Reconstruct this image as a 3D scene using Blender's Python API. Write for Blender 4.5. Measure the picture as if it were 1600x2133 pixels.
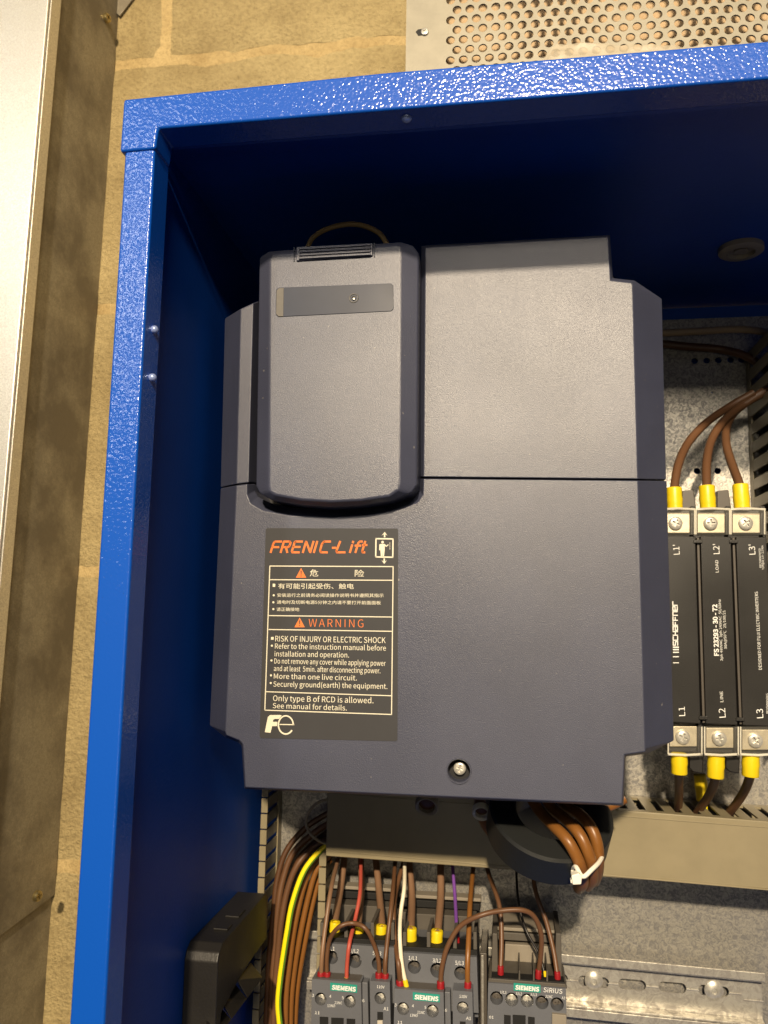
import bpy, bmesh, math, random
from mathutils import Vector, Matrix, noise
random.seed(7)
for o in list(bpy.data.objects): bpy.data.objects.remove(o)
scene = bpy.context.scene
COL = scene.collection

# ------------------------------------------------------------------ camera
FPX = 1700.0; W, H = 1600.0, 2133.0; CX, CY = 800.0, 1066.5
CAM = Vector((0.0, -0.40, 0.0))
ax = Vector((11000, -34, -1697)).normalized()          # world X seen by the camera (right, down, forward)
az = Vector((220, -13566, 1697)); az = (az - ax*az.dot(ax)).normalized()
ay = ax.cross(az)
if ay.z < 0: ay = -ay
cam_d = bpy.data.cameras.new('camera'); cam = bpy.data.objects.new('camera', cam_d); COL.objects.link(cam)
def c2w(v): return Vector((v.dot(ax), v.dot(ay), v.dot(az)))
r_ = c2w(Vector((1,0,0))); d_ = c2w(Vector((0,1,0))); f_ = c2w(Vector((0,0,1)))
u_ = -d_; b_ = -f_
cam.matrix_world = Matrix(((r_.x,u_.x,b_.x,CAM.x),(r_.y,u_.y,b_.y,CAM.y),(r_.z,u_.z,b_.z,CAM.z),(0,0,0,1)))
cam_d.sensor_width = 36; cam_d.lens = FPX/H*36; cam_d.clip_start = 0.01; cam_d.clip_end = 30
cam_d.dof.use_dof = True; cam_d.dof.focus_distance = 0.405; cam_d.dof.aperture_fstop = 20
scene.camera = cam
scene.render.resolution_x = 768; scene.render.resolution_y = 1024

# ------------------------------------------------------------------ world, lamps, exposure
world = bpy.data.worlds.new('World'); scene.world = world; world.use_nodes = True
bg = world.node_tree.nodes['Background']; bg.inputs[0].default_value = (1.0, 0.93, 0.86, 1); bg.inputs[1].default_value = 0.017
def lamp(name, loc, target, sx, sy, power, color):
    l = bpy.data.lights.new(name, 'AREA'); l.shape = 'RECTANGLE'; l.size = sx; l.size_y = sy
    l.energy = power; l.color = color
    o = bpy.data.objects.new(name, l); COL.objects.link(o); o.location = loc
    o.rotation_euler = (Vector(target)-Vector(loc)).to_track_quat('-Z', 'Y').to_euler()
    return o
lamp('lamp_main', (0.10, -3.0, 1.46), (0.0, 0.05, 0.0), 0.10, 0.10, 185.0, (1.0, 0.81, 0.56))
lamp('lamp_near', (0.10, -0.93, 0.42), (0.05, 0.05, 0.0), 0.22, 0.09, 4.6, (1.0, 0.86, 0.66))
lamp('lamp_left', (-0.58, -0.93, 0.52), (-0.1, 0.0, 0.1), 0.05, 0.45, 2.3, (1.0, 0.97, 0.92))
lamp('lamp_high', (0.38, -0.93, 0.81), (0.05, 0.0, 0.1), 0.22, 0.03, 0.17, (0.95, 0.95, 1.0))
lamp('fill_low', (0.10, -1.60, -0.35), (0.0, 0.1, -0.1), 0.50, 0.30, 1.25, (1.0, 0.88, 0.68))  # added fill, no real lamp: lifts the shadow on the duct like bounced light
lamp('lamp_far_left', (-1.08, -0.93, 0.88), (-0.3, 0.1, 0.2), 0.22, 0.36, 1.5, (1.0, 0.98, 0.95))
scene.view_settings.view_transform = 'Standard'; scene.view_settings.look = 'None'
scene.view_settings.exposure = 0.0; scene.view_settings.gamma = 1.0
scene.render.engine = 'CYCLES'

# ------------------------------------------------------------------ measuring
def V(px, py, D):
    """point of the place at depth D (metres from the lens, along the cabinet's depth) seen at a photograph position"""
    v = c2w(Vector((px-CX, py-CY, FPX)))
    return CAM + v*(D/v.y)
def PXM(D): return D/FPX      # metres per photo pixel at depth D

# ------------------------------------------------------------------ materials
MATS = {}
def mat(name, color, rough=0.5, metal=0.0, vary=0.0, vscale=60, color2=None, bump=0.0, bscale=400, coat=0.0, trans=0.0, alpha=1.0,
        spec=0.5, rvary=0.0, detail=4, btype='noise', bdist=0.001, ior=1.45, coatrough=0.1, coatonly=False):
    if name in MATS: return MATS[name]
    m = bpy.data.materials.new(name); m.use_nodes = True; nt = m.node_tree; N = nt.nodes; L = nt.links
    p = N['Principled BSDF']
    p.inputs['Base Color'].default_value = (*color, 1); p.inputs['Roughness'].default_value = rough
    p.inputs['Metallic'].default_value = metal; p.inputs['IOR'].default_value = ior
    p.inputs['Coat Weight'].default_value = coat; p.inputs['Coat Roughness'].default_value = coatrough
    p.inputs['Transmission Weight'].default_value = trans; p.inputs['Alpha'].default_value = alpha
    p.inputs['Specular IOR Level'].default_value = spec
    tc = N.new('ShaderNodeTexCoord'); co = tc.outputs['Object']
    if vary > 0 or color2:
        n = N.new('ShaderNodeTexNoise'); n.inputs['Scale'].default_value = vscale; n.inputs['Detail'].default_value = detail
        n.inputs['Roughness'].default_value = 0.6
        L.new(co, n.inputs['Vector'])
        r = N.new('ShaderNodeValToRGB'); r.color_ramp.elements[0].position = 0.35; r.color_ramp.elements[1].position = 0.65
        c2 = color2 if color2 else tuple(c*(1-vary) for c in color)
        r.color_ramp.elements[0].color = (*c2, 1); r.color_ramp.elements[1].color = (*color, 1)
        L.new(n.outputs['Fac'], r.inputs['Fac']); L.new(r.outputs['Color'], p.inputs['Base Color'])
    if rvary > 0:
        n3 = N.new('ShaderNodeTexNoise'); n3.inputs['Scale'].default_value = vscale*0.35; n3.inputs['Detail'].default_value = 5
        L.new(co, n3.inputs['Vector'])
        mr = N.new('ShaderNodeMapRange'); mr.inputs[1].default_value = 0.3; mr.inputs[2].default_value = 0.7
        mr.inputs[3].default_value = max(0.02, rough-rvary); mr.inputs[4].default_value = min(1, rough+rvary)
        L.new(n3.outputs['Fac'], mr.inputs[0]); L.new(mr.outputs[0], p.inputs['Roughness'])
    if bump > 0:
        if btype == 'voronoi':
            n2 = N.new('ShaderNodeTexVoronoi'); n2.feature = 'SMOOTH_F1'; n2.inputs['Scale'].default_value = bscale
            src = n2.outputs['Distance']
            wn = N.new('ShaderNodeTexNoise'); wn.inputs['Scale'].default_value = bscale*0.7
            L.new(co, wn.inputs['Vector'])
            mx = N.new('ShaderNodeMixRGB'); mx.inputs[0].default_value = 0.0018
            ad = N.new('ShaderNodeVectorMath'); ad.operation = 'MULTIPLY_ADD'
            ad.inputs[1].default_value = (1.2/bscale,)*3
            L.new(wn.outputs['Color'], ad.inputs[0]); L.new(co, ad.inputs[2]); L.new(ad.outputs[0], n2.inputs['Vector'])
        else:
            n2 = N.new('ShaderNodeTexNoise'); n2.inputs['Scale'].default_value = bscale; n2.inputs['Detail'].default_value = 3
            src = n2.outputs['Fac']; L.new(co, n2.inputs['Vector'])
        b = N.new('ShaderNodeBump'); b.inputs['Strength'].default_value = bump; b.inputs['Distance'].default_value = bdist
        L.new(src, b.inputs['Height'])
        if not coatonly: L.new(b.outputs['Normal'], p.inputs['Normal'])
        if coat > 0: L.new(b.outputs['Normal'], p.inputs['Coat Normal'])
    MATS[name] = m; return m

M_BLUE = mat('blue_textured_paint', (0.0005, 0.066, 0.40), 0.55, spec=0.2, bump=0.26, bscale=760, bdist=0.0008, btype='voronoi', coat=0.7, coatrough=0.155, coatonly=True)
M_BLUEIN = mat('blue_paint_inside', (0.0005, 0.062, 0.38), 0.5, bump=0.2, bscale=620, bdist=0.0006, vary=0.1, vscale=20)
M_DRIVE = mat('slate_plastic', (0.047, 0.052, 0.084), 0.38, spec=0.7, bump=0.34, bscale=2500, bdist=0.0004, vary=0.14, vscale=22, rvary=0.07)
def specks(m, scale, lo, col, amt):
    # settled dust: sparse pale flecks over the plastic
    N = m.node_tree.nodes; L = m.node_tree.links; p = N['Principled BSDF']
    src = p.inputs['Base Color'].links[0].from_socket
    tc = N.new('ShaderNodeTexCoord'); n = N.new('ShaderNodeTexNoise'); n.inputs['Scale'].default_value = scale; n.inputs['Detail'].default_value = 1
    n2 = N.new('ShaderNodeTexNoise'); n2.inputs['Scale'].default_value = 28; n2.inputs['Detail'].default_value = 3
    L.new(tc.outputs['Object'], n.inputs['Vector']); L.new(tc.outputs['Object'], n2.inputs['Vector'])
    ad = N.new('ShaderNodeMath'); ad.operation = 'MULTIPLY_ADD'; ad.inputs[1].default_value = 0.12; L.new(n2.outputs['Fac'], ad.inputs[0]); L.new(n.outputs['Fac'], ad.inputs[2])
    mr = N.new('ShaderNodeMapRange'); mr.inputs[1].default_value = lo; mr.inputs[2].default_value = lo+0.03; mr.inputs[4].default_value = amt
    L.new(ad.outputs[0], mr.inputs[0])
    mx = N.new('ShaderNodeMixRGB'); L.new(mr.outputs[0], mx.inputs[0]); L.new(src, mx.inputs[1]); mx.inputs[2].default_value = (*col, 1)
    L.new(mx.outputs[0], p.inputs['Base Color'])
specks(M_DRIVE, 420, 0.835, (0.34, 0.32, 0.28), 0.45)
M_DRIVE_SMOOTH = mat('slate_plastic_smooth', (0.018, 0.024, 0.046), 0.42, spec=0.35, vary=0.15, vscale=60, rvary=0.08)
M_DRIVE_IN = mat('drive_body_black', (0.012, 0.012, 0.014), 0.6)
M_LABEL = mat('label_film', (0.034, 0.034, 0.037), 0.6, spec=0.4, vary=0.05, vscale=80)
M_INK = mat('white_ink', (0.66, 0.62, 0.49), 0.6)
M_WHITEINK = mat('plain_white_ink', (0.75, 0.75, 0.72), 0.6)
M_ORANGE = mat('orange_ink', (0.68, 0.165, 0.03), 0.6)
M_GREEN = mat('teal_ink', (0.02, 0.27, 0.21), 0.45)
def galv(name, c1, c2, rough, metal, scale, bump=0.1, stain=None):
    m = bpy.data.materials.new(name); m.use_nodes = True; nt = m.node_tree; N = nt.nodes; L = nt.links
    p = N['Principled BSDF']; p.inputs['Metallic'].default_value = metal; p.inputs['Roughness'].default_value = rough
    tc = N.new('ShaderNodeTexCoord')
    n = N.new('ShaderNodeTexNoise'); n.inputs['Scale'].default_value = scale; n.inputs['Detail'].default_value = 3
    n.inputs['Distortion'].default_value = 1.4; n.inputs['Roughness'].default_value = 0.7
    L.new(tc.outputs['Object'], n.inputs['Vector'])
    r = N.new('ShaderNodeValToRGB'); r.color_ramp.elements[0].position = 0.40; r.color_ramp.elements[1].position = 0.60
    r.color_ramp.elements[0].color = (*c2, 1); r.color_ramp.elements[1].color = (*c1, 1)
    L.new(n.outputs['Fac'], r.inputs['Fac']); out = r.outputs['Color']
    if stain:
        s = N.new('ShaderNodeTexNoise'); s.inputs['Scale'].default_value = 16; s.inputs['Detail'].default_value = 8; s.inputs['Roughness'].default_value = 0.65
        L.new(tc.outputs['Object'], s.inputs['Vector'])
        sr = N.new('ShaderNodeValToRGB'); sr.color_ramp.elements[0].position = 0.42; sr.color_ramp.elements[1].position = 0.6
        L.new(s.outputs['Fac'], sr.inputs['Fac'])
        mx = N.new('ShaderNodeMixRGB'); L.new(sr.outputs['Color'], mx.inputs[0]); L.new(out, mx.inputs[1]); mx.inputs[2].default_value = (*stain, 1)
        out = mx.outputs[0]
    L.new(out, p.inputs['Base Color'])
    mr = N.new('ShaderNodeMapRange'); mr.inputs[1].default_value = 0.35; mr.inputs[2].default_value = 0.65
    mr.inputs[3].default_value = rough+0.10; mr.inputs[4].default_value = max(.05, rough-0.06)
    L.new(n.outputs['Fac'], mr.inputs[0]); L.new(mr.outputs[0], p.inputs['Roughness'])
    b = N.new('ShaderNodeBump'); b.inputs['Strength'].default_value = bump; b.inputs['Distance'].default_value = 0.0006
    L.new(n.outputs['Fac'], b.inputs['Height']); L.new(b.outputs['Normal'], p.inputs['Normal'])
    MATS[name] = m; return m
M_PLATE = galv('galvanised_plate', (0.46, 0.435, 0.38), (0.225, 0.22, 0.215), 0.44, 0.70, 360, 0.25)
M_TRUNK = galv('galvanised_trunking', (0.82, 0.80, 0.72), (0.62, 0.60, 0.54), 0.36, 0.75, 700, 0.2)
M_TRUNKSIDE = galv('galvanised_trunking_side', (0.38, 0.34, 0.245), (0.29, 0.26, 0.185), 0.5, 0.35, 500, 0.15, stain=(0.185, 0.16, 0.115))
M_RAIL = galv('zinc_rail', (0.56, 0.54, 0.48), (0.34, 0.32, 0.29), 0.44, 0.7, 160, 0.05)
M_STEEL = mat('screw_steel', (0.60, 0.58, 0.52), 0.33, 0.55, vary=0.3, vscale=400)
M_BRASS = mat('passivated_screw', (0.55, 0.44, 0.20), 0.3, 0.9, vary=0.3, vscale=300)
M_BEIGE = mat('beige_sheet', (0.26, 0.24, 0.185), 0.5, 0.2, vary=0.12, vscale=90, bump=0.05, bscale=700)
M_BEIGEWALL = mat('box_back_sheet', (0.50, 0.36, 0.21), 0.7, vary=0.1)
M_DUCT = mat('grey_duct_plastic', (0.26, 0.222, 0.138), 0.42, rvary=0.12, vary=0.12, vscale=40, bump=0.04, bscale=600)
M_BLACK = mat('black_plastic', (0.014, 0.013, 0.012), 0.42, bump=0.1, bscale=900, rvary=0.1, vscale=60)
M_FILTER = mat('filter_black_plastic', (0.010, 0.009, 0.008), 0.42, bump=0.06, bscale=1500, vary=0.3, vscale=40, rvary=0.08)
M_RIB = mat('dark_grey_plastic', (0.075, 0.065, 0.055), 0.4)
M_CLEAR = mat('clear_cover', (0.95, 0.92, 0.82), 0.06, alpha=0.03, coat=0.5)
M_CONT = mat('contactor_grey', (0.115, 0.12, 0.135), 0.48, vary=0.08, vscale=60, bump=0.08, bscale=900)
M_CONTD = mat('contactor_dark', (0.085, 0.075, 0.062), 0.6, vary=0.1)
M_CONTB = mat('contactor_beige', (0.24, 0.21, 0.165), 0.6, vary=0.1)
M_HOLE = mat('black_recess', (0.006, 0.006, 0.006), 0.7)
M_YEL = mat('yellow_vinyl', (0.72, 0.54, 0.01), 0.38, bump=0.1, bscale=300)
M_RED = mat('red_vinyl', (0.26, 0.010, 0.014), 0.4)
M_BROWN = mat('brown_insulation', (0.130, 0.062, 0.029), 0.42, vary=0.1, vscale=40)
M_BROWN2 = mat('tan_brown_insulation', (0.215, 0.122, 0.070), 0.42, vary=0.1, vscale=40)
M_ORBR = mat('orange_brown_insulation', (0.215, 0.088, 0.02), 0.36, vary=0.1, vscale=40)
M_DKBR = mat('dark_brown_insulation', (0.095, 0.042, 0.018), 0.42, vary=0.1, vscale=40)
M_REDW = mat('red_insulation', (0.42, 0.075, 0.05), 0.45)
M_WHITEW = mat('white_insulation', (0.78, 0.72, 0.55), 0.4)
M_PURPLE = mat('purple_insulation', (0.17, 0.06, 0.30), 0.4)
M_BLACKW = mat('black_insulation', (0.015, 0.013, 0.012), 0.4)
M_TIE = mat('white_nylon', (0.82, 0.78, 0.66), 0.4)
M_FERR = mat('ferrite_black', (0.012, 0.013, 0.013), 0.45, bump=0.1, bscale=300)
M_FILM = mat('clear_film', (0.40, 0.35, 0.26), 0.5, alpha=0.72, bump=0.6, bscale=60, bdist=0.004)
M_GREYPL = mat('grey_pvc', (0.30, 0.26, 0.19), 0.5)
def m_block(name='painted_blockwork', ca=(0.36, 0.27, 0.12), cb=(0.57, 0.45, 0.22), big=9, dist=0.006):
    m = bpy.data.materials.new(name); m.use_nodes = True; nt = m.node_tree; N = nt.nodes; L = nt.links
    p = N['Principled BSDF']; p.inputs['Roughness'].default_value = 0.75
    tc = N.new('ShaderNodeTexCoord')
    n = N.new('ShaderNodeTexNoise'); n.inputs['Scale'].default_value = big; n.inputs['Detail'].default_value = 8; n.inputs['Roughness'].default_value = 0.62
    f = N.new('ShaderNodeTexNoise'); f.inputs['Scale'].default_value = 260; f.inputs['Detail'].default_value = 6; f.inputs['Roughness'].default_value = 0.7
    L.new(tc.outputs['Object'], n.inputs['Vector']); L.new(tc.outputs['Object'], f.inputs['Vector'])
    r = N.new('ShaderNodeValToRGB'); r.color_ramp.elements[0].position = 0.36; r.color_ramp.elements[1].position = 0.62
    r.color_ramp.elements[0].color = (*ca, 1); r.color_ramp.elements[1].color = (*cb, 1)
    L.new(n.outputs['Fac'], r.inputs['Fac'])
    r2 = N.new('ShaderNodeValToRGB'); r2.color_ramp.elements[0].position = 0.33; r2.color_ramp.elements[1].position = 0.55
    r2.color_ramp.elements[0].color = (0.45, 0.42, 0.36, 1); r2.color_ramp.elements[1].color = (1, 1, 1, 1)
    L.new(f.outputs['Fac'], r2.inputs['Fac'])
    mx = N.new('ShaderNodeMixRGB'); mx.blend_type = 'MULTIPLY'; mx.inputs[0].default_value = 0.4
    L.new(r.outputs['Color'], mx.inputs[1]); L.new(r2.outputs['Color'], mx.inputs[2]); L.new(mx.outputs[0], p.inputs['Base Color'])
    b = N.new('ShaderNodeBump'); b.inputs['Strength'].default_value = 0.9; b.inputs['Distance'].default_value = dist
    L.new(f.outputs['Fac'], b.inputs['Height']); L.new(b.outputs['Normal'], p.inputs['Normal'])
    return m
M_BLOCK = m_block()
M_MORTAR = m_block('mortar', (0.40, 0.285, 0.12), (0.56, 0.42, 0.195), 25, 0.003)

# ------------------------------------------------------------------ object helpers
def tag(o, label=None, cat=None, group=None, kind=None):
    if label: o['label'] = label
    if cat: o['category'] = cat
    if group: o['group'] = group
    if kind: o['kind'] = kind
    return o
def thing(name, loc, label, cat, group=None):
    o = bpy.data.objects.new(name, None); COL.objects.link(o); o.location = loc; o.empty_display_size = 0.01
    return tag(o, label, cat, group)
def base_of(parent):
    t = Vector((0,0,0))
    while parent is not None: t = t + Vector(parent.location); parent = parent.parent
    return t
def finish(bm, name, m, parent=None, bevel=0, smooth=False, seg=2, origin=None):
    bmesh.ops.recalc_face_normals(bm, faces=bm.faces)
    off = base_of(parent) if parent is not None else (origin if origin is not None else Vector((0,0,0)))
    for v in bm.verts: v.co -= off
    me = bpy.data.meshes.new(name); bm.to_mesh(me); bm.free()
    mats = m if isinstance(m, (list, tuple)) else [m]
    for k in mats: me.materials.append(k)
    if smooth or bevel:
        for p in me.polygons: p.use_smooth = True
    o = bpy.data.objects.new(name, me); COL.objects.link(o)
    if parent is not None: o.parent = parent
    else: o.location = off
    if bevel:
        md = o.modifiers.new('bevel', 'BEVEL'); md.width = bevel; md.segments = seg; md.limit_method = 'ANGLE'
        md.angle_limit = math.radians(18); md.harden_normals = True
    elif smooth:
        me.set_sharp_from_angle(angle=math.radians(38))
    return o
def bm_box(bm, a, b):
    x0,y0,z0 = [min(a[i],b[i]) for i in range(3)]; x1,y1,z1 = [max(a[i],b[i]) for i in range(3)]
    vs = [bm.verts.new(p) for p in ((x0,y0,z0),(x1,y0,z0),(x1,y1,z0),(x0,y1,z0),(x0,y0,z1),(x1,y0,z1),(x1,y1,z1),(x0,y1,z1))]
    for f in ((0,3,2,1),(4,5,6,7),(0,1,5,4),(1,2,6,5),(2,3,7,6),(3,0,4,7)): bm.faces.new([vs[i] for i in f])
def bm_prism(bm, pts, D0, D1, front=True, back=True):
    """front outline given in photograph positions at depth D0, carried straight back to depth D1"""
    A = [V(x, y, D0) for x, y in pts]
    bm_prism_w(bm, A, D1-D0, front, back)
def bm_prism_w(bm, A, dy, front=True, back=True):
    a = [bm.verts.new(p) for p in A]; b = [bm.verts.new(p + Vector((0, dy, 0))) for p in A]
    n = len(a)
    for i in range(n): bm.faces.new((a[i], a[(i+1)%n], b[(i+1)%n], b[i]))
    if front: bm.faces.new(a)
    if back: bm.faces.new(b[::-1])
def prism(name, pts, D0, D1, m, parent, bevel=0.0004, **k):
    bm = bmesh.new(); bm_prism(bm, pts, D0, D1); return finish(bm, name, m, parent, bevel=bevel, **k)
def rect(x0, y0, x1, y1): return [(x0,y0),(x1,y0),(x1,y1),(x0,y1)]
def circle_pts(c, r, n=24, ph=0, e=1.0):
    return [Vector((c.x+r*math.cos(2*math.pi*i/n+ph), c.y, c.z+e*r*math.sin(2*math.pi*i/n+ph))) for i in range(n)]
def bm_holed(bm, outer, holes, t, hole_depth=None, back=False):
    """sheet facing the room with cut-outs: outer and holes are lists of world points on one Y, t = thickness"""
    hd = t if hole_depth is None else hole_depth
    start = len(bm.edges)
    es = []
    def ring(P):
        vs = [bm.verts.new(p) for p in P]
        e = [bm.edges.new((vs[i], vs[(i+1)%len(vs)])) for i in range(len(vs))]
        es.extend(e); return vs
    o = ring(outer); hs = [ring(h) for h in holes]
    bmesh.ops.triangle_fill(bm, use_beauty=True, use_dissolve=False, edges=es, normal=(0,-1,0))
    def walls(vs, d, cap=False):
        b = [bm.verts.new(v.co + Vector((0, d, 0))) for v in vs]
        n = len(vs)
        for i in range(n): bm.faces.new((vs[i], vs[(i+1)%n], b[(i+1)%n], b[i]))
        if cap: bm.faces.new(b)
    walls(o, t)
    for h in hs: walls(h, hd)
def catmull(P, n=8):
    out = []
    Q = [P[0]*2-P[1]] + list(P) + [P[-1]*2-P[-2]]
    for i in range(1, len(Q)-2):
        p0,p1,p2,p3 = Q[i-1],Q[i],Q[i+1],Q[i+2]
        for k in range(n):
            t = k/n
            out.append(0.5*((2*p1)+(p2-p0)*t+(2*p0-5*p1+4*p2-p3)*t*t+(3*p1-p0-3*p2+p3)*t**3))
    out.append(Vector(P[-1])); return out
def bm_tube(bm, path, r, n=12, cap=True, closed=False):
    rings = []; T = None; up = None
    N_ = len(path)
    for i, p in enumerate(path):
        a = path[(i-1)%N_ if closed else max(0,i-1)]; b = path[(i+1)%N_ if closed else min(N_-1,i+1)]
        t = (b-a).normalized()
        if up is None:
            up = t.orthogonal().normalized()
        up = (up - t*up.dot(t)).normalized(); s = t.cross(up)
        rr = r[i] if isinstance(r, (list, tuple)) else r
        rings.append([bm.verts.new(p + up*rr*math.cos(2*math.pi*k/n) + s*rr*math.sin(2*math.pi*k/n)) for k in range(n)])
    m_ = N_ if closed else N_-1
    for i in range(m_):
        A = rings[i]; B = rings[(i+1)%N_]
        for k in range(n): bm.faces.new((A[k], A[(k+1)%n], B[(k+1)%n], B[k]))
    if cap and not closed:
        bm.faces.new(rings[0][::-1]); bm.faces.new(rings[-1])
def bm_lathe(bm, c, axis, prof, n=24, start=None):
    """prof: list of (radius, height along axis)"""
    axis = axis.normalized(); s = axis.orthogonal().normalized(); t = axis.cross(s); rings = []
    for r, h in prof:
        if r < 1e-7: rings.append([bm.verts.new(c+axis*h)])
        else: rings.append([bm.verts.new(c+axis*h+(s*math.cos(2*math.pi*k/n)+t*math.sin(2*math.pi*k/n))*r) for k in range(n)])
    for A, B in zip(rings[:-1], rings[1:]):
        if len(A) == 1 and len(B) == 1: continue
        for k in range(n):
            if len(A) == 1: bm.faces.new((A[0], B[k], B[(k+1)%n]))
            elif len(B) == 1: bm.faces.new((A[k], A[(k+1)%n], B[0]))
            else: bm.faces.new((A[k], A[(k+1)%n], B[(k+1)%n], B[k]))
def bm_screw(bm, c, axis, r, rot=0.3, cross=True, dome=0.35):
    """pan head with a cross slot cut into it"""
    axis = axis.normalized(); s = axis.orthogonal().normalized(); t = axis.cross(s)
    h = r*dome
    n = 24
    circ = [c + axis*h + (s*math.cos(2*math.pi*k/n)+t*math.sin(2*math.pi*k/n))*r*0.72 for k in range(n)]
    w, l = r*0.13, r*0.55
    cr = [(w,w),(w,l),(-w,l),(-w,w),(-l,w),(-l,-w),(-w,-w),(-w,-l),(w,-l),(w,-w),(l,-w),(l,w)]
    if not cross: cr = [(w,l*1.4),(-w,l*1.4),(-w,-l*1.4),(w,-l*1.4)]
    cs, sn = math.cos(rot), math.sin(rot)
    cp = [c + axis*h + s*(x*cs-y*sn) + t*(x*sn+y*cs) for x, y in cr]
    es = []
    def ring(P):
        vs = [bm.verts.new(p) for p in P]; es.extend(bm.edges.new((vs[i], vs[(i+1)%len(vs)])) for i in range(len(vs))); return vs
    a = ring(circ); b = ring(cp)
    bmesh.ops.triangle_fill(bm, use_beauty=True, edges=es, normal=axis)
    lo = [bm.verts.new(v.co-axis*r*0.35) for v in b]
    for i in range(len(b)): bm.faces.new((b[i], b[(i+1)%len(b)], lo[(i+1)%len(b)], lo[i]))
    bm.faces.new(lo)
    m1 = [bm.verts.new(c + axis*h*0.72 + (s*math.cos(2*math.pi*k/n)+t*math.sin(2*math.pi*k/n))*r*0.93) for k in range(n)]
    m2 = [bm.verts.new(c - axis*r*0.1 + (s*math.cos(2*math.pi*k/n)+t*math.sin(2*math.pi*k/n))*r) for k in range(n)]
    for A, B in ((a, m1), (m1, m2)):
        for k in range(n): bm.faces.new((A[k], A[(k+1)%n], B[(k+1)%n], B[k]))
def screw(parent, px, py, D, rpx, rot=0.3, m=None, name='screw', cross=True, axis=Vector((0,-1,0)), dome=0.35):
    bm = bmesh.new(); bm_screw(bm, V(px,py,D), axis, rpx*PXM(D), rot, cross, dome)
    return finish(bm, name, m or M_STEEL, parent, smooth=True)
FONTCACHE = {}
import os
FONT = None
try:
    FONT = bpy.data.fonts.load(os.path.join(bpy.utils.resource_path('LOCAL'), 'datafiles', 'fonts', 'Noto Sans CJK Regular.woff2'))
except Exception as e: print('default font', e)
def text_tris(s, spacing=1.0, shear=0.0, bold=0.0):
    if ord(s[0]) > 0x3000: bold = 0.0
    key = (s, spacing, shear, bold)
    if key in FONTCACHE: return FONTCACHE[key]
    cu = bpy.data.curves.new('t', 'FONT'); cu.body = s; cu.size = 1; cu.space_character = spacing; cu.shear = shear
    cu.resolution_u = 3; cu.offset = bold
    if FONT: cu.font = FONT
    ob = bpy.data.objects.new('t', cu); COL.objects.link(ob)
    dg = bpy.context.evaluated_depsgraph_get(); dg.update()
    me = bpy.data.meshes.new_from_object(ob.evaluated_get(dg))
    vs = [v.co.copy() for v in me.vertices]; fs = [tuple(p.vertices) for p in me.polygons]
    bpy.data.objects.remove(ob); bpy.data.meshes.remove(me)
    FONTCACHE[key] = (vs, fs); return vs, fs
_H = {}
def cap_of(s, vs):
    '''(height, foot) of the lettering: capital H for latin, full body for chinese'''
    if ord(s[0]) > 0x3000:
        return max(v.y for v in vs)-min(v.y for v in vs), min(v.y for v in vs)
    if 'h' not in _H: _H['h'] = max(v.y for v in text_tris('H')[0])
    return _H['h'], 0.0
def lettering(s, a, b, hpx, D, m, parent, cap=0.72, spacing=1.0, shear=0.0, bold=0.0, name='lettering', lift=0.00012, ref=None):
    """print s along the line a->b (photograph positions of the first and last letter's foot), hpx = capital height"""
    vs, fs = text_tris(s, spacing, shear, bold)
    if not vs: return
    x0 = min(v.x for v in vs); x1 = max(v.x for v in vs)
    A = V(a[0], a[1], D); B = V(b[0], b[1], D)
    ux = (B-A)/(x1-x0)
    d = Vector((b[0]-a[0], b[1]-a[1])).normalized(); up = Vector((d.y, -d.x))
    cap, y0 = cap_of(s, vs); C = V(a[0]+up.x*hpx, a[1]+up.y*hpx, D); uz = (C-A)/cap
    me = bpy.data.meshes.new(name); off = base_of(parent)
    dn = -(ux.cross(uz)).normalized()
    if dn.y > 0: dn = -dn
    me.from_pydata([A + ux*(v.x-x0) + uz*(v.y-y0) + dn*lift - off for v in vs], [], fs); me.materials.append(m)
    o = bpy.data.objects.new(name, me); COL.objects.link(o); o.parent = parent
    return o
def flat(name, polys, D, m, parent, lift=0.00012):
    bm = bmesh.new()
    for P in polys:
        bm.faces.new([bm.verts.new(V(x, y, D)+Vector((0,-lift,0))) for x, y in P])
    return finish(bm, name, m, parent)
def line_poly(a, b, w):
    d = Vector((b[0]-a[0], b[1]-a[1])).normalized(); n = Vector((-d.y, d.x))*w/2
    return [(a[0]+n.x,a[1]+n.y),(b[0]+n.x,b[1]+n.y),(b[0]-n.x,b[1]-n.y),(a[0]-n.x,a[1]-n.y)]

# ------------------------------------------------------------------ depths of the place (metres from the lens)
DF = 0.316      # cabinet frame front
DV = 0.400      # drive cover front
DP = 0.575      # mounting plate
DW = 0.620      # block wall
Y = lambda D: D + CAM.y

exec_order = []
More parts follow.
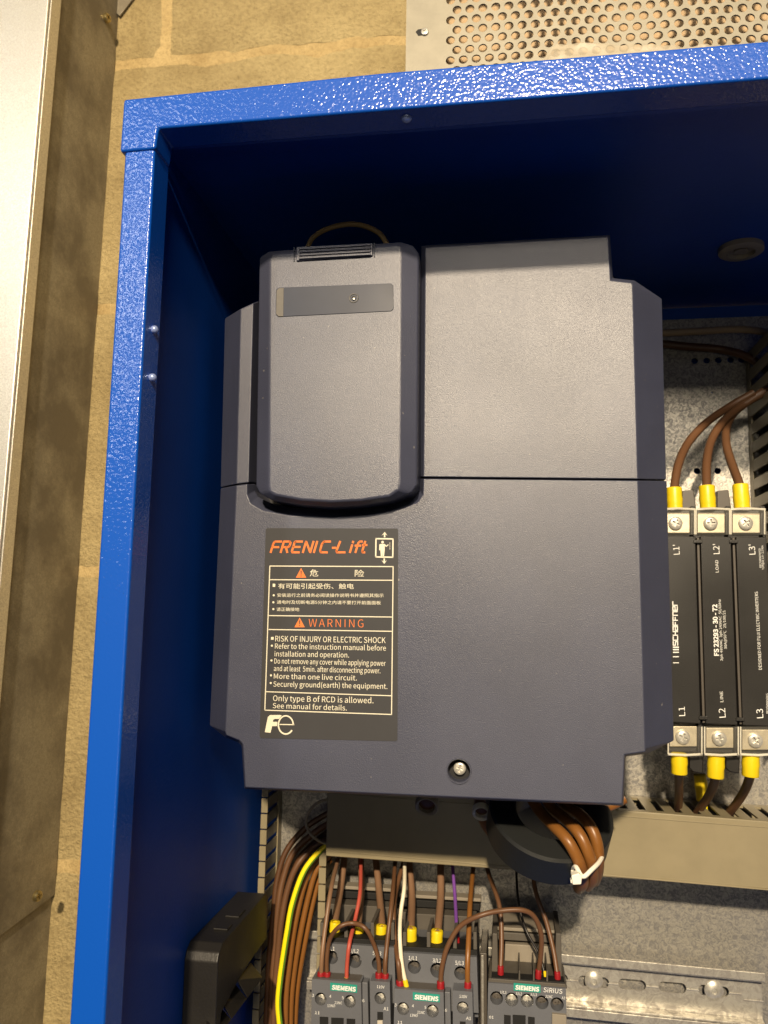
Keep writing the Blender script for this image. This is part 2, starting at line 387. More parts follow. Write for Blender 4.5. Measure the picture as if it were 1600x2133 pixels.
# ================================================================== WALL
wall = tag(bpy.data.objects.new('wall', None), kind='structure'); COL.objects.link(wall); wall.location = (0, Y(DW), 0)
wall['label'] = 'yellowish block wall behind the blue cabinet'
zj = [V(260,135,DW).z, V(215,645,DW).z, V(185,1190,DW).z, V(155,1805,DW).z]
zj = [zj[0]+0.42, zj[0]+0.21] + zj + [zj[3]-0.21]
bm = bmesh.new(); bm_box(bm, (-0.75, Y(DW)+0.0002, zj[-1]-0.1), (0.75, Y(DW)+0.03, zj[0]+0.1))
finish(bm, 'mortar', M_MORTAR, wall)
xj = V(348, 40, DW).x
for c in range(len(zj)-1):
    zt, zb = zj[c]-0.0045, zj[c+1]+0.0045
    sh = 0 if c % 2 else 0.22
    k0 = xj - 0.88 + sh
    for k in range(4):
        x0 = k0 + k*0.44 + 0.0045; x1 = x0 + 0.44 - 0.009
        bm = bmesh.new()
        nx, nz = 44, 20; t = 0.02
        g = [[None]*(nz+1) for _ in range(nx+1)]
        for i in range(nx+1):
            for j in range(nz+1):
                x = x0+(x1-x0)*i/nx; z = zb+(zt-zb)*j/nz
                e = (i in (0,nx)) or (j in (0,nz))
                q = noise.noise(Vector((x*35, z*35, c)))*0.0008
                if e:
                    x += noise.noise(Vector((z*70, x*20, 3)))*0.0032*(1 if i in (0,nx) else 0); z += noise.noise(Vector((x*70, z*20, 9)))*0.0032*(1 if j in (0,nz) else 0)
                g[i][j] = bm.verts.new((x, Y(DW) + (0.0009 if e else 0) + q - 0.0008, z))
        for i in range(nx):
            for j in range(nz): bm.faces.new((g[i][j], g[i+1][j], g[i+1][j+1], g[i][j+1]))
        finish(bm, 'block', M_BLOCK, wall, smooth=True)

# ================================================================== STEEL TRUNKING on the left
DT = 0.512
tr = thing('cable_trunking', V(30, 1500, DT), 'tall galvanised steel cable trunking on the wall left of the blue cabinet', 'trunking')
xe = V(50, 520, DT).x
ztop, zbot = 0.62, -0.42
xr = V(205, 700, DW).x
def slant_box(name, a, b, m, parent, bevel=0.0006):
    bm = bmesh.new(); bm_box(bm, a, b); return finish(bm, name, m, parent, bevel=bevel)
# front lid: right edge follows the photographed edge
e0 = V(101, 0, DT); e1 = V(12, 1000, DT)
sl = (e1.x-e0.x)/(e1.z-e0.z)
def ex(z): return e0.x + sl*(z-e0.z)
bm = bmesh.new()
A = [Vector((-0.62, Y(DT), ztop)), Vector((ex(ztop), Y(DT), ztop)), Vector((ex(zbot), Y(DT), zbot)), Vector((-0.62, Y(DT), zbot))]
bm_prism_w(bm, A, 0.002); finish(bm, 'lid', M_TRUNK, tr, bevel=0.0008)
bm = bmesh.new()
A = [Vector((ex(ztop)-0.0015, 0, ztop)), Vector((ex(ztop)+0.0008, 0, ztop)), Vector((ex(zbot)+0.0008, 0, zbot)), Vector((ex(zbot)-0.0015, 0, zbot))]
A = [p+Vector((0, Y(DT)+0.003, 0)) for p in A]
bm_prism_w(bm, A, 0.012); finish(bm, 'lid_lip', M_TRUNK, tr, bevel=0.0003)
f0 = V(247, 30, DW-0.001); f1 = V(95, 2133, DW-0.001)
s2 = (f1.x-f0.x)/(f1.z-f0.z)
def fx(z): return f0.x + s2*(z-f0.z)
bm = bmesh.new()
ys = Y(DT)+0.0032
jz0 = V(115,1872,0.60).z; jz1 = V(0,1962,0.53).z
def side_quad(za0, za1, zb0, zb1, o):
    # side wall between front edge and wall; za = top at (front, back), zb = bottom at (front, back)
    P = [Vector((ex(za0)-0.003+o, ys, za0)), Vector((fx(za1)+o, Y(DW)-0.001, za1)), Vector((fx(zb1)+o, Y(DW)-0.001, zb1)), Vector((ex(zb0)-0.003+o, ys, zb0))]
    a = [bm.verts.new(p) for p in P]; b = [bm.verts.new(p+Vector((-0.0015,0,0))) for p in P]
    bm.faces.new(a); bm.faces.new(b[::-1])
    for i in range(4): bm.faces.new((a[i], b[i], b[(i+1)%4], a[(i+1)%4]))
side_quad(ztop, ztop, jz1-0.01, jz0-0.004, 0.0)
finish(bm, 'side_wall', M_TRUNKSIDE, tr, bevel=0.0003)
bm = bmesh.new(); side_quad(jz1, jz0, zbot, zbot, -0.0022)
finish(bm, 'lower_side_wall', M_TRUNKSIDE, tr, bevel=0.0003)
nrm = Vector((0.95, -0.3, 0))
for (px, py, D, r, rot) in ((222, 38, 0.597, 11, 0.5), (77, 1866, 0.575, 11, 1.1)):
    bm = bmesh.new(); bm_screw(bm, V(px, py, D), nrm, r*PXM(D)*1.05, rot, dome=0.6); finish(bm, 'screw', M_BRASS, tr, smooth=True)
# diagonal gusset strip at the top of the side
bm = bmesh.new(); bm_prism(bm, [(215,-60),(320,-60),(249,33),(236,20)], 0.616, 0.618); finish(bm, 'gusset', M_TRUNKSIDE, tr, bevel=0.0003)

# ================================================================== CABINET
cab = thing('electrical_cabinet', (0, Y(DF), -0.40), 'open blue textured steel electrical cabinet with its mounting plate inside', 'cabinet')
XL = V(197, 1276, DF).x; XI = V(272, 1276, DF).x
XR = 0.42; ZB = -0.44
zt = V(800, 150, DF).z; zi = V(800, 229, DF).z
def pl(a): return [V(x, y, DF) for x, y in a]
# left post: photographed edges carried down
def lin(p, q, z):
    a, b = V(*p, DF), V(*q, DF); return a.x + (b.x-a.x)*(z-a.z)/(b.z-a.z)
zc = V(290, 313, DF).z
bm = bmesh.new()
A = [Vector((lin((259,330),(144,2133),zc+0.004), Y(DF), zc+0.004)), Vector((lin((321,330),(217,2133),zc+0.004), Y(DF), zc+0.004)),
     Vector((lin((321,330),(217,2133),ZB), Y(DF), ZB)), Vector((lin((259,330),(144,2133),ZB), Y(DF), ZB))]
bm_prism_w(bm, A, 0.016)
finish(bm, 'left_post', M_BLUE, cab, bevel=0.0012, seg=3)
# header with the corner wrapping down over the post
P = [(257,206),(800,150),(1600,84),(2300,26),(2300,108),(1600,163),(800,229),(329,267),(323,309),(249,316)]
bm = bmesh.new(); bm_prism(bm, P, DF-0.0012, DF+0.015); finish(bm, 'header', M_BLUE, cab, bevel=0.0013, seg=3)
# returns (lips) behind frame face
bm = bmesh.new()
a0, a1 = V(329,267,DF), V(2300,108,DF)
P4 = [a0+Vector((0,0.0143,0.0014)), a1+Vector((0,0.0143,0.0014))]
bm_prism_w(bm, [V(327,265,DF)+Vector((0,0.014,0)), a1+Vector((0,0.014,0)), a1+Vector((0,0.014,0.002)), V(327,265,DF)+Vector((0,0.014,0.002))], 0.004)
finish(bm, 'header_return', M_BLUEIN, cab, bevel=0.0002)
xw = XL + 0.0015
slant_box('left_side_panel', (xw-0.0015, Y(DF)+0.014, ZB), (xw, Y(DP)+0.028, zt-0.001), M_BLUEIN, cab, 0)
roof_z = zt - 0.003
slant_box('roof_panel', (xw-0.001, Y(DF)+0.0165, roof_z), (XR, Y(DP)+0.028, roof_z+0.0018), M_BLUEIN, cab, 0)
slant_box('back_panel', (xw, Y(DP)+0.022, ZB), (XR, Y(DP)+0.0235, roof_z-0.0005), M_BLUEIN, cab, 0)
slant_box('right_side_panel', (XR, Y(DF)+0.014, ZB), (XR+0.0015, Y(DP)+0.028, zt), M_BLUEIN, cab, 0)
slant_box('right_post', (XR-0.015, Y(DF), ZB), (XR+0.002, Y(DF)+0.014, V(2300,108,DF).z-0.001), M_BLUE, cab, 0.0010)
slant_box('floor_panel', (xw, Y(DF)+0.014, ZB-0.0015), (XR, Y(DP)+0.022, ZB), M_BLUEIN, cab, 0)
# plugs in the returns, their bright glint put into the pale blue colour
for (px, py, D, axd) in ((847, 246, DF+0.0053, (0,-0.35,-1)), (323, 686, DF+0.008, (1,-0.3,0)), (319, 786, DF+0.008, (1,-0.3,0))):
    bm = bmesh.new(); r = (13 if px > 800 else 9)*PXM(DF)
    bm_lathe(bm, V(px, py, D), Vector(axd), [(r,-0.001),(r,0.0002),(r*0.85,0.0008),(r*0.45,0.0013),(0,0.0014)], 20)
    finish(bm, 'plug', mat('glint_blue_plug', (0.35,0.45,0.8), 0.2, 0.4, coat=1.0), cab, smooth=True)
# roof blanking plug
bm = bmesh.new(); c = V(1546, 579, 0.5); c.z = roof_z
bm_lathe(bm, c, Vector((0,0,-1)), [(0.013,0),(0.013,0.003),(0.0115,0.004),(0.008,0.004),(0.0075,0.0015),(0.004,0.0015),(0.004,0.003),(0,0.003)], 32)
finish(bm, 'blanking_plug', M_GREYPL, cab, smooth=True)
# mounting plate with real holes
holes = []
for x in (1447, 1472, 1497, 1522, 1545): holes.append(circle_pts(V(x, 750+(1500-x)*0.03, DP), 6.5*PXM(DP), 16))
for x in (1452, 1495): holes.append(circle_pts(V(x, 981, DP), 6.5*PXM(DP), 16))
holes.append(circle_pts(V(1484, 817, DP), 2.2*PXM(DP), 10))
xp0 = xw+0.006
outer = [Vector((xp0, Y(DP), ZB+0.02)), Vector((XR-0.02, Y(DP), ZB+0.02)), Vector((XR-0.02, Y(DP), V(1500,662,DP).z)), Vector((xp0, Y(DP), V(1500,662,DP).z))]
bm = bmesh.new(); bm_holed(bm, outer, holes, 0.002)
finish(bm, 'mounting_plate', M_PLATE, cab)

# ================================================================== INVERTER DRIVE
dr = thing('inverter_drive', V(900, 1650, DV+0.05), 'large slate grey inverter drive with orange lettered warning label in the middle of the cabinet', 'inverter')
XC = V(912, 1100, DV).x
def crease(bm):
    geom = list(bm.verts)+list(bm.edges)+list(bm.faces)
    bmesh.ops.bisect_plane(bm, geom=geom, plane_co=(XC,0,0), plane_no=(1,0,0))
    for v in bm.verts:
        if v.co.x < XC: v.co.y += 0.016*(XC-v.co.x)
def loft_cover(name, F, O, DB, parent, m, do_crease=True, bevel=0.00055):
    bm = bmesh.new()
    f = [bm.verts.new(V(p[0], p[1], p[2] if len(p) > 2 else DV)) for p in F]
    o = [bm.verts.new(V(*p)) for p in O]
    b = [bm.verts.new(Vector((q.co.x, Y(DB), q.co.z))) for q in o]
    n = len(f)
    bm.faces.new(f)
    for i in range(n):
        j = (i+1) % n
        bm.faces.new((f[i], f[j], o[j], o[i])); bm.faces.new((o[i], o[j], b[j], b[i]))
    if do_crease: crease(bm)
    return finish(bm, name, m, parent, bevel=bevel, seg=3)
E = 0.4035; G = 0.418
# lower cover with the U shaped recess
LF = [(490,1010),(513,1007),(513,1030),(520,1048),(545,1063),(600,1073),(690,1078),(780,1072),(840,1059),(870,1046),(881,1030),(882,997),
      (1329,1001),(1344,1558),(1345,1566),(1301,1572),(1296,1675),(509,1641),(504,1552),(497,1543),(469,1532),(467,1524)]
LO = [(457,1016,G),(529,1007,E+.004),(529,1022,E+.004),(536,1034,E+.003),(562,1047,E+.003),(611,1057,E+.003),(690,1061,E+.003),(769,1057,E+.003),(822,1046,E+.003),(856,1032,E+.003),(872,1018,E+.004),(874,997,E+.004),
      (1389,1002,G),(1404,1543,G),(1349,1570,E+.003),(1304,1576,E),(1299,1679,E),(507,1645,E),(501,1555,E),(494,1548,E+.002),(468,1538,E+.006),(434,1512,G)]
lower = loft_cover('lower_cover', LF, LO, 0.455, dr, M_DRIVE)
RF = [(886,515),(1267,493),(1272,584),(1316,589),(1318,594),(1329,998),(882,993.5)]
RO = [(877,511,E+.001),(1271,489,E),(1277,579,E),(1322,584,E+.002),(1379,622,G),(1388,999,G),(876,993.5,E+.001)]
loft_cover('right_upper_cover', RF, RO, 0.50, dr, M_DRIVE)
UF = [(499,641),(526,629),(516,1004),(490,1007)]
UO = [(466,661,G),(537,625,E+.004),(528,1004,E+.004),(457,1014,G)]
loft_cover('left_upper_cover', UF, UO, 0.50, dr, M_DRIVE)
# carcass behind covers
bm = bmesh.new(); bm_prism(bm, [(520,640),(1265,560),(1340,640),(1350,1500),(1285,1560),(530,1540),(480,1480),(500,700)], 0.432, DP-0.002)
finish(bm, 'carcass', M_DRIVE_IN, dr, bevel=0.001)
# keypad cover
KD = 0.386; KO = 0.3905
KF = [(562,539),(567,529),(829,510),(833,514),(835,528),(832,1007),(829,1020),(811,1033),(752,1042),(690,1045),(628,1041),(574,1031),(563,1024),(560,1012)]
KB = [(540,536),(560,523),(835,504),(861,511),(873,528),(869,1010),(857,1027),(815,1043),(752,1053),(690,1056),(627,1052),(565,1041),(541,1028),(533,1012)]
key = loft_cover('keypad_cover', [(a,b,KD) for a,b in KF], [(a,b,KO) for a,b in KB], 0.425, dr, M_DRIVE, do_crease=False, bevel=0.0014)
# display strip let into the keypad cover
sp = [(575,603),(580,599),(814,590),(819,594),(820,643),(815,648),(580,660),(574,655)]
bm = bmesh.new(); bm_prism(bm, sp, KD-0.00035, KD+0.0005); finish(bm, 'display_strip', M_DRIVE_SMOOTH, key, bevel=0.0002)
bm = bmesh.new(); bm_prism(bm, [(576,605),(581,600),(591,599.5),(590,659),(580,659),(575,654)], KD-0.00055, KD); finish(bm, 'strip_end', M_LABEL if False else mat('strip_end_plastic', (0.085,0.075,0.06), 0.45, vary=0.2, vscale=200), key, bevel=0.0001)
bm = bmesh.new(); c = V(737, 621, KD-0.0004)
R = 10.5*PXM(KD)
bm_lathe(bm, c, Vector((0,-1,0)), [(R*1.05,0.0),(R*1.0,0.0003),(R*0.82,0.0003),(R*0.78,-0.0002),(R*0.5,-0.0002),(R*0.45,0.0002),(R*0.2,0.0004),(0,0.0004)], 28)
finish(bm, 'keypad_screw', M_BLACK, key, smooth=True)
bm = bmesh.new(); bm_lathe(bm, V(737,623,KD-0.0007), Vector((0,-1,0)), [(R*0.28,0),(R*0.2,0.0005),(0,0.0006)], 14); finish(bm, 'screw_tip', M_STEEL, key, smooth=True)
# ribbed latch
lt = prism('latch', [(617,514),(776,506),(776,532),(617,543)], KD-0.0012, KD+0.004, M_DRIVE, dr, bevel=0.0004)
for k in range(4):
    y = 4.5+k*6.5
    bm = bmesh.new(); P = [(622,514+y-2.2),(772,506+y-2.6),(772,506+y+0.6),(622,514+y+1.2)]
    bm_prism(bm, P, KD-0.0021, KD-0.001); finish(bm, 'ridge', M_DRIVE, lt, bevel=0.0003)
for (x, y) in ((612.5, 515), (779.5, 506)):
    bm = bmesh.new(); bm_prism(bm, [(x-1.2,y),(x+1.2,y),(x+1.2,y+29),(x-1.2,y+29)], KD-0.0006, KD+0.001); finish(bm, 'latch_rail', M_DRIVE_SMOOTH, key, bevel=0.0001)
# cover screw in its well
bm = bmesh.new(); c = V(956, 1606, DV-0.0002); R = 25*PXM(DV)
bm_lathe(bm, c, Vector((0,-1,0)), [(R*1.03,-0.0003),(R*1.0,0.0006),(R*0.94,0.0006),(R*0.88,-0.0003)], 40)
finish(bm, 'screw_well_rim', M_DRIVE, dr, smooth=True)
# (well is cut below, after the label)
# ---- label
lab_corner = [(553.5,1100),(829.5,1101),(828,1544),(541,1537)]
def Dlab(x): return DV + 0.016*(XC - V(x,1300,DV).x)
LD = DV + 0.016*(XC - V(690,1300,DV).x)
# label plane: follows the sloping cover face
LN = Vector((0.016, 1, 0)).normalized()
def VL(px, py, lift=0.0003):
    v = c2w(Vector((px-CX, py-CY, FPX)))
    # plane: Y = Y(DV) + 0.016*(XC - X) - lift
    # CAM.y + s v.y = Y(DV) + 0.016*(XC - s v.x) - lift
    s = (Y(DV) + 0.016*XC - lift - CAM.y)/(v.y + 0.016*v.x)
    return CAM + v*s
bm = bmesh.new()
rc = [(556,1100),(827,1101),(829.5,1104),(828,1541),(825,1544),(544,1537.5),(541,1534),(553.5,1103)]
a = [bm.verts.new(VL(x,y,0.00022)) for x,y in rc]; b = [bm.verts.new(VL(x,y,-0.0001)) for x,y in rc]
bm.faces.new(a)
for i in range(len(a)): bm.faces.new((a[i],a[(i+1)%len(a)],b[(i+1)%len(a)],b[i]))
label = finish(bm, 'warning_label', M_LABEL, dr, bevel=0)
def L_text(s, a, b, hpx, m=M_INK, cap=0.72, spacing=1.0, shear=0.0, bold=0.0):
    vs, fs = text_tris(s, spacing, shear, bold)
    x0 = min(v.x for v in vs); x1 = max(v.x for v in vs)
    A = VL(*a, 0.00032); B = VL(*b, 0.00032); ux = (B-A)/(x1-x0)
    d = Vector((b[0]-a[0], b[1]-a[1])).normalized(); up = Vector((d.y, -d.x))
    cap, y0 = cap_of(s, vs); C = VL(a[0]+up.x*hpx, a[1]+up.y*hpx, 0.00032); uz = (C-A)/cap
    off = base_of(label)
    me = bpy.data.meshes.new('lettering'); me.from_pydata([A+ux*(v.x-x0)+uz*(v.y-y0)-off for v in vs], [], fs); me.materials.append(m)
    o = bpy.data.objects.new('lettering', me); COL.objects.link(o); o.parent = label; return o
def L_flat(name, polys, m, lift=0.0003):
    bm = bmesh.new()
    for Pp in polys: bm.faces.new([bm.verts.new(VL(x, y, lift)) for x, y in Pp])
    return finish(bm, name, m, label)
def c3(x, y): return (500+x/4.0, 1050+y/4.0)      # enlarged label view -> photograph
def LT(s, a, b, h, **k): return L_text(s, c3(*a), c3(*b), h/4.0, **k)
# title drawn as strokes: rounded italic sans
def strokes(name, segs, w, m, lift=0.0003):
    polys = []
    for sgm in segs:
        for p, q in zip(sgm[:-1], sgm[1:]):
            P0, Q0 = Vector(c3(*p)), Vector(c3(*q)); d = (Q0-P0).normalized()*w*0.3/4
            polys.append(line_poly(tuple(P0-d), tuple(Q0+d), w/4))
    return L_flat(name, polys, m, lift)
def SH(pts, x0, base, h, wd, tilt=0.0):
    # glyph units 0..1 wide, 0..1 high with italic lean
    return [(x0 + p[0]*wd + p[1]*h*0.30, base + tilt*(x0-256) - p[1]*h) for p in pts]
F_ = [[(0,0),(0.08,0.46),(0.85,0.46)],[(0.08,0.46),(0.12,1.0),(1,1.0)]]
GL = {
 'F': [[(0,0),(0,0.75),(0.08,0.94),(0.22,1),(1,1)],[(0,0.48),(0.86,0.48)]],
 'R': [[(0,0),(0,0.95)],[(0.02,1),(0.78,1),(0.95,0.88),(0.93,0.62),(0.78,0.48),(0.12,0.48)],[(0.5,0.48),(0.88,0)]],
 'E': [[(1,0),(0.1,0),(0,0.1),(0,0.9),(0.1,1),(1,1)],[(0,0.5),(0.9,0.5)]],
 'N': [[(0,0),(0,1)],[(0.03,0.98),(0.9,0.02)],[(0.93,0),(0.93,1)]],
 'I': [[(0.5,0),(0.5,1)]],
 'C': [[(1,0),(0.2,0),(0.05,0.12),(0,0.3),(0,0.75),(0.1,0.93),(0.25,1),(1,1)]],
 '-': [[(0,0.42),(1,0.42)]],
 'L': [[(0.1,1),(0,0.15),(0.12,0),(1,0)]],
 'i': [[(0.5,0),(0.5,0.68)],[(0.5,0.9),(0.5,1.0)]],
 'f': [[(0.4,0),(0.4,0.85),(0.6,1),(1,1)],[(0,0.62),(0.95,0.62)]],
 't': [[(0.35,1),(0.35,0.12),(0.55,0),(1,0)],[(0,0.68),(1,0.68)]],
}
title = [('F',262,62),('R',345,62),('E',436,62),('N',530,66),('I',612,20),('C',668,64),('-',766,26),('L',806,74),('i',914,16),('f',950,46),('t',1010,34)]
base_y = 402
segs = []
for g, x, w in title:
    for sgm in GL[g]: segs.append(SH(sgm, x-6, base_y, 90, w, 0.0))
strokes('title_lettering', segs, 17, M_ORANGE)
# lift pictogram
def c3l(P): return [c3(*p) for p in P]
def frame_lines(P, w, closed=True):
    n = len(P); out = []
    for i in range(n if closed else n-1):
        p, q = Vector(c3(*P[i])), Vector(c3(*P[(i+1)%n])); d = (q-p).normalized()*w/8
        out.append(line_poly(tuple(p-d), tuple(q+d), w/4))
    return out
fig = frame_lines([(1133,288),(1275,290),(1273,443),(1131,440)], 11)
def disc(cx, cy, r, n=14): return c3l([(cx+r*math.cos(2*math.pi*i/n), cy+r*math.sin(2*math.pi*i/n)) for i in range(n)])
fig += [disc(1188,317,11)]
fig += [c3l([(1170,332),(1206,332),(1206,380),(1200,434),(1188,434),(1187,385),(1185,434),(1173,434),(1170,380)])]
fig += [line_poly(c3(1166,335), c3(1164,385), 2.2), line_poly(c3(1206,338), c3(1217,352), 2.2), line_poly(c3(1217,354), c3(1236,338), 2.0)]
for k in range(4): fig += [disc(1249,325+k*16,4,8)]
fig += [c3l([(1206,232),(1228,262),(1206,248),(1181,262)]), line_poly(c3(1205,246), c3(1205,277), 3),
        c3l([(1202,498),(1179,468),(1202,482),(1225,468)]), line_poly(c3(1202,453), c3(1202,486), 3)]
L_flat('lift_pictogram', fig, M_INK)
# frame and rules
rules = frame_lines([(249,516),(1276,521),(1263,1753),(207,1717)], 8)
for p, q in (((247,630),(1274,635)),((240,929),(1267,941)),((238,1045),(1265,1060)),((213,1563),(1262,1597))):
    rules.append(line_poly(c3(*p), c3(*q), 1.9))
L_flat('label_rules', rules, M_INK, 0.00031)
# warning triangles
for (cx, cy) in ((509,577),(497,990)):
    L_flat('warning_triangle', [c3l([(cx,cy-45),(cx+43,cy+36),(cx-43,cy+36)])], M_ORANGE, 0.0003)
    L_flat('exclamation_mark', [c3l([(cx-5,cy-22),(cx+5,cy-22),(cx+2.5,cy+12),(cx-2.5,cy+12)]), disc(cx,cy+22,5,8)], M_LABEL, 0.00042)
LT('危', (582,602), (652,603), 58, cap=0.78, bold=0.01); LT('险', (956,604), (1034,606), 58, cap=0.78, bold=0.01)
L_flat('bullet', [c3l([(273,663),(294,664),(293,690),(272,689)])], M_INK)
LT('有可能引起受伤、触电', (318,706), (948,708), 46, cap=0.78, bold=0.008)
for y in (760,818,875): L_flat('bullet', [disc(281 if y==760 else 278,y,9,10)], M_INK)
LT('安装运行之前请务必阅读操作说明书并遵照其指示', (310,774), (1197,777), 31, cap=0.78, bold=0.008)
LT('通电时及切断电源5分钟之内请不要打开前面面板', (307,832), (1174,838), 31, cap=0.78, bold=0.008)
LT('请正确接地', (304,892), (494,893), 31, cap=0.78, bold=0.008)
LT('WARNING', (572,1022), (1028,1028), 66, m=M_ORANGE, bold=-0.004, spacing=1.1)
L_flat('bullet', [c3l([(259,1107),(281,1107),(280,1130),(258,1130)])], M_INK)
LT('RISK OF INJURY OR ELECTRIC SHOCK', (294,1144), (1213,1158), 46)
LT('Refer to the instruction manual before', (291,1204), (1216,1221), 42)
LT('installation and operation.', (288,1268), (908,1279), 42)
LT('Do not remove any cover while applying power', (286,1328), (1214,1348), 42)
LT('and at least  5min. after disconnecting power.', (282,1390), (1170,1410), 42)
LT('More than one live circuit.', (282,1454), (974,1470), 42)
LT('Securely ground(earth) the equipment.', (278,1520), (1228,1540), 42)
LT('Only type B of RCD is allowed.', (275,1640), (1112,1660), 46)
LT('See manual for details.', (273,1700), (890,1720), 42)
for (x, y) in ((266,1180),(262,1303),(258,1427),(256,1491)): L_flat('bullet', [disc(x,y,9,10)], M_INK)
# Fe emblem
L_flat('emblem', [c3l([(207,1900),(232,1775),(250,1758),(330,1757),(348,1760),(325,1790),(290,1790),(276,1798),(274,1814),(312,1814),(308,1850),(268,1850),(254,1906)])], M_INK)
def arc(cx, cy, rx, ry, a0, a1, w0, w1, n=28, sk=0.1):
    out = []
    for i in range(n):
        q = []
        for t, sgn in ((i/n,1),((i+1)/n,1),((i+1)/n,-1),(i/n,-1)):
            a = math.radians(a0+(a1-a0)*t); w = (w0+(w1-w0)*t)/2*sgn
            X = (rx+w)*math.cos(a); Yy = (ry+w)*math.sin(a)
            q.append((cx+X-Yy*-0.0, cy-Yy))
        out.append(c3l(q))
    return out
em = arc(382,1840,62,76,0,325,11,13)
em += [c3l([(330,1832),(452,1834),(452,1842),(330,1840)])]
L_flat('emblem', em, M_INK, 0.00034)

# well for the cover screw: real recess cut with a boolean-free trick is not needed: the disc below is set into a cut hole
cut = bmesh.new(); bm_lathe(cut, V(956,1606,DV-0.002), Vector((0,1,0)), [(0,0),(23.5*PXM(DV),0),(23.5*PXM(DV),0.014),(0,0.014)], 36)
bmesh.ops.recalc_face_normals(cut, faces=cut.faces)
me = bpy.data.meshes.new('c'); off = base_of(dr)
for v in cut.verts: v.co -= off
cut.to_mesh(me); cut.free()
co = bpy.data.objects.new('c', me); COL.objects.link(co); co.parent = dr
bo = lower.modifiers.new('well', 'BOOLEAN'); bo.operation = 'DIFFERENCE'; bo.object = co; bo.solver = 'EXACT'
dg = bpy.context.evaluated_depsgraph_get(); dg.update()
me2 = bpy.data.meshes.new_from_object(lower.evaluated_get(dg)); lower.modifiers.clear()
print('well', len(lower.data.vertices), len(me2.vertices)); lower.data = me2; me2.name = 'lower_cover'
bpy.data.objects.remove(co)
screw(dr, 958, 1600, DV+0.005, 13, 0.5, m=M_STEEL, name='cover_screw', dome=0.5)
bm = bmesh.new(); bm_lathe(bm, V(956,1606,DV+0.0095), Vector((0,-1,0)), [(23*PXM(DV),0),(23*PXM(DV),0.002),(12*PXM(DV),0.0025),(0,0.0025)], 30)
finish(bm, 'screw_well_floor', M_DRIVE_IN, dr, smooth=True)

# ================================================================== WIRES
def wire(label, pts, wpx, m, ferr=(), group='wires in the cabinet', cat='wire', name='wire', n=10):
    """pts: (px, py, D); ferr: list of (px0,py0,px1,py1,D,wpx,material,name)"""
    P = [V(*p) for p in pts]; D0 = sum(p[2] for p in pts)/len(pts); r = wpx*PXM(D0)/2
    root = thing(name, P[0], label, cat, group)
    bm = bmesh.new(); bm_tube(bm, catmull(P, 8), r, n); finish(bm, 'insulation', m, root, smooth=True)
    for (x0,y0,x1,y1,D,w,fm,nm) in ferr:
        bm = bmesh.new(); a, b = V(x0,y0,D), V(x1,y1,D); R = w*PXM(D)/2; L_ = (b-a).length
        prof = [(R*0.55,-0.0003),(R*0.92,-0.0001),(R,L_*0.06),(R*0.97,L_*0.4),(R*1.04,L_*0.55),(R*0.98,L_*0.8),(R,L_*0.97),(R*0.8,L_*1.0),(0,L_)]
        bm_lathe(bm, a, b-a, prof, 16); finish(bm, nm, fm, root, smooth=True)
    return root
wire('dark brown cable looping above the flip cover of the drive', [(636,530,0.402),(652,495,0.402),(690,474,0.400),(740,467,0.400),(785,482,0.401),(806,508,0.402),(812,530,0.402)], 12, mat('lightened_tan_insulation', (0.30,0.20,0.08), 0.5))  # insulation colour lightened so the loop shows in the header's shadow

# ================================================================== MAINS FILTER
DFt = 0.490
fl = thing('mains_filter', V(1500, 1575, DFt+0.03), 'black three phase mains filter with white sideways lettering right of the drive', 'filter')
yT = lambda x: 1116 + (x-1450)*0.012
yB = lambda x: 1508 + (x-1450)*0.045
cols = [((1372,1118),(1449,1117),(1460,1508),(1385,1504)), ((1459,1117),(1523,1118),(1537,1511),(1470,1508)), ((1533,1118),(1597,1119),(1615,1514),(1547,1511))]
fbody = bmesh.new(); bm_prism(fbody, [(1374,1062),(1594,1062),(1616,1573),(1390,1566)], DFt+0.006, DP-0.001); finish(fbody, 'housing', M_FILTER, fl, bevel=0.0008)
pans = []
for c4 in cols: pans.append(prism('front_panel', c4, DFt, DFt+0.007, M_FILTER, fl, bevel=0.0005))
for (a, b) in (((1451.5,1120),(1463.5,1506)), ((1525.5,1120),(1540.5,1509))):
    prism('rib', [(a[0],a[1]),(a[0]+5.5,a[1]),(b[0]+5.5,b[1]),(b[0],b[1])], DFt+0.0015, DFt+0.007, M_RIB, fl, bevel=0.0003)
    for (x, y) in ((a[0]+3, a[1]+8), (b[0]+2, b[1]-10)):
        prism('clip', [(x-9,y-4),(x+9,y-4),(x+9,y+3),(x-9,y+3)], DFt-0.001, DFt+0.002, M_BLACK, fl, bevel=0.0002)
def c5(x, y): return (1340+x/2.843, 1000+y/2.843)
def FT(s, foot0, foot1, h, p, **k):      # sideways lettering, reads upward
    lettering(s, c5(*foot0), c5(*foot1), h/2.843, DFt-0.0001, M_WHITEINK, p, **k)
FT("L1'", (216,440), (212,382), 36, pans[0]); FT("L1", (248,1396), (245,1342), 36, pans[0])
FT("L2'", (452,437), (449,378), 36, pans[1]); FT("L2", (488,1405), (484,1350), 38, pans[1])
FT("L3'", (664,440), (660,380), 36, pans[2]); FT("L3", (711,1408), (707,1354), 38, pans[2])
FT("LOAD", (447,546), (443,474), 18, pans[1]); FT("LINE", (474,1314), (471,1250), 18, pans[1])
FT("FS 23293 - 30 - 72", (447,1040), (436,735), 26, pans[1], bold=0.015)
FT("3ph 480VAC  3ph 240VAC  50/60Hz", (471,1070), (459,706), 15, pans[1])
FT("30A@50°C   25/100/21", (495,1000), (485,772), 15, pans[1])
FT("DESIGNED FOR FUJI ELECTRIC INVERTERS", (702,1122), (678,660), 18, pans[2])
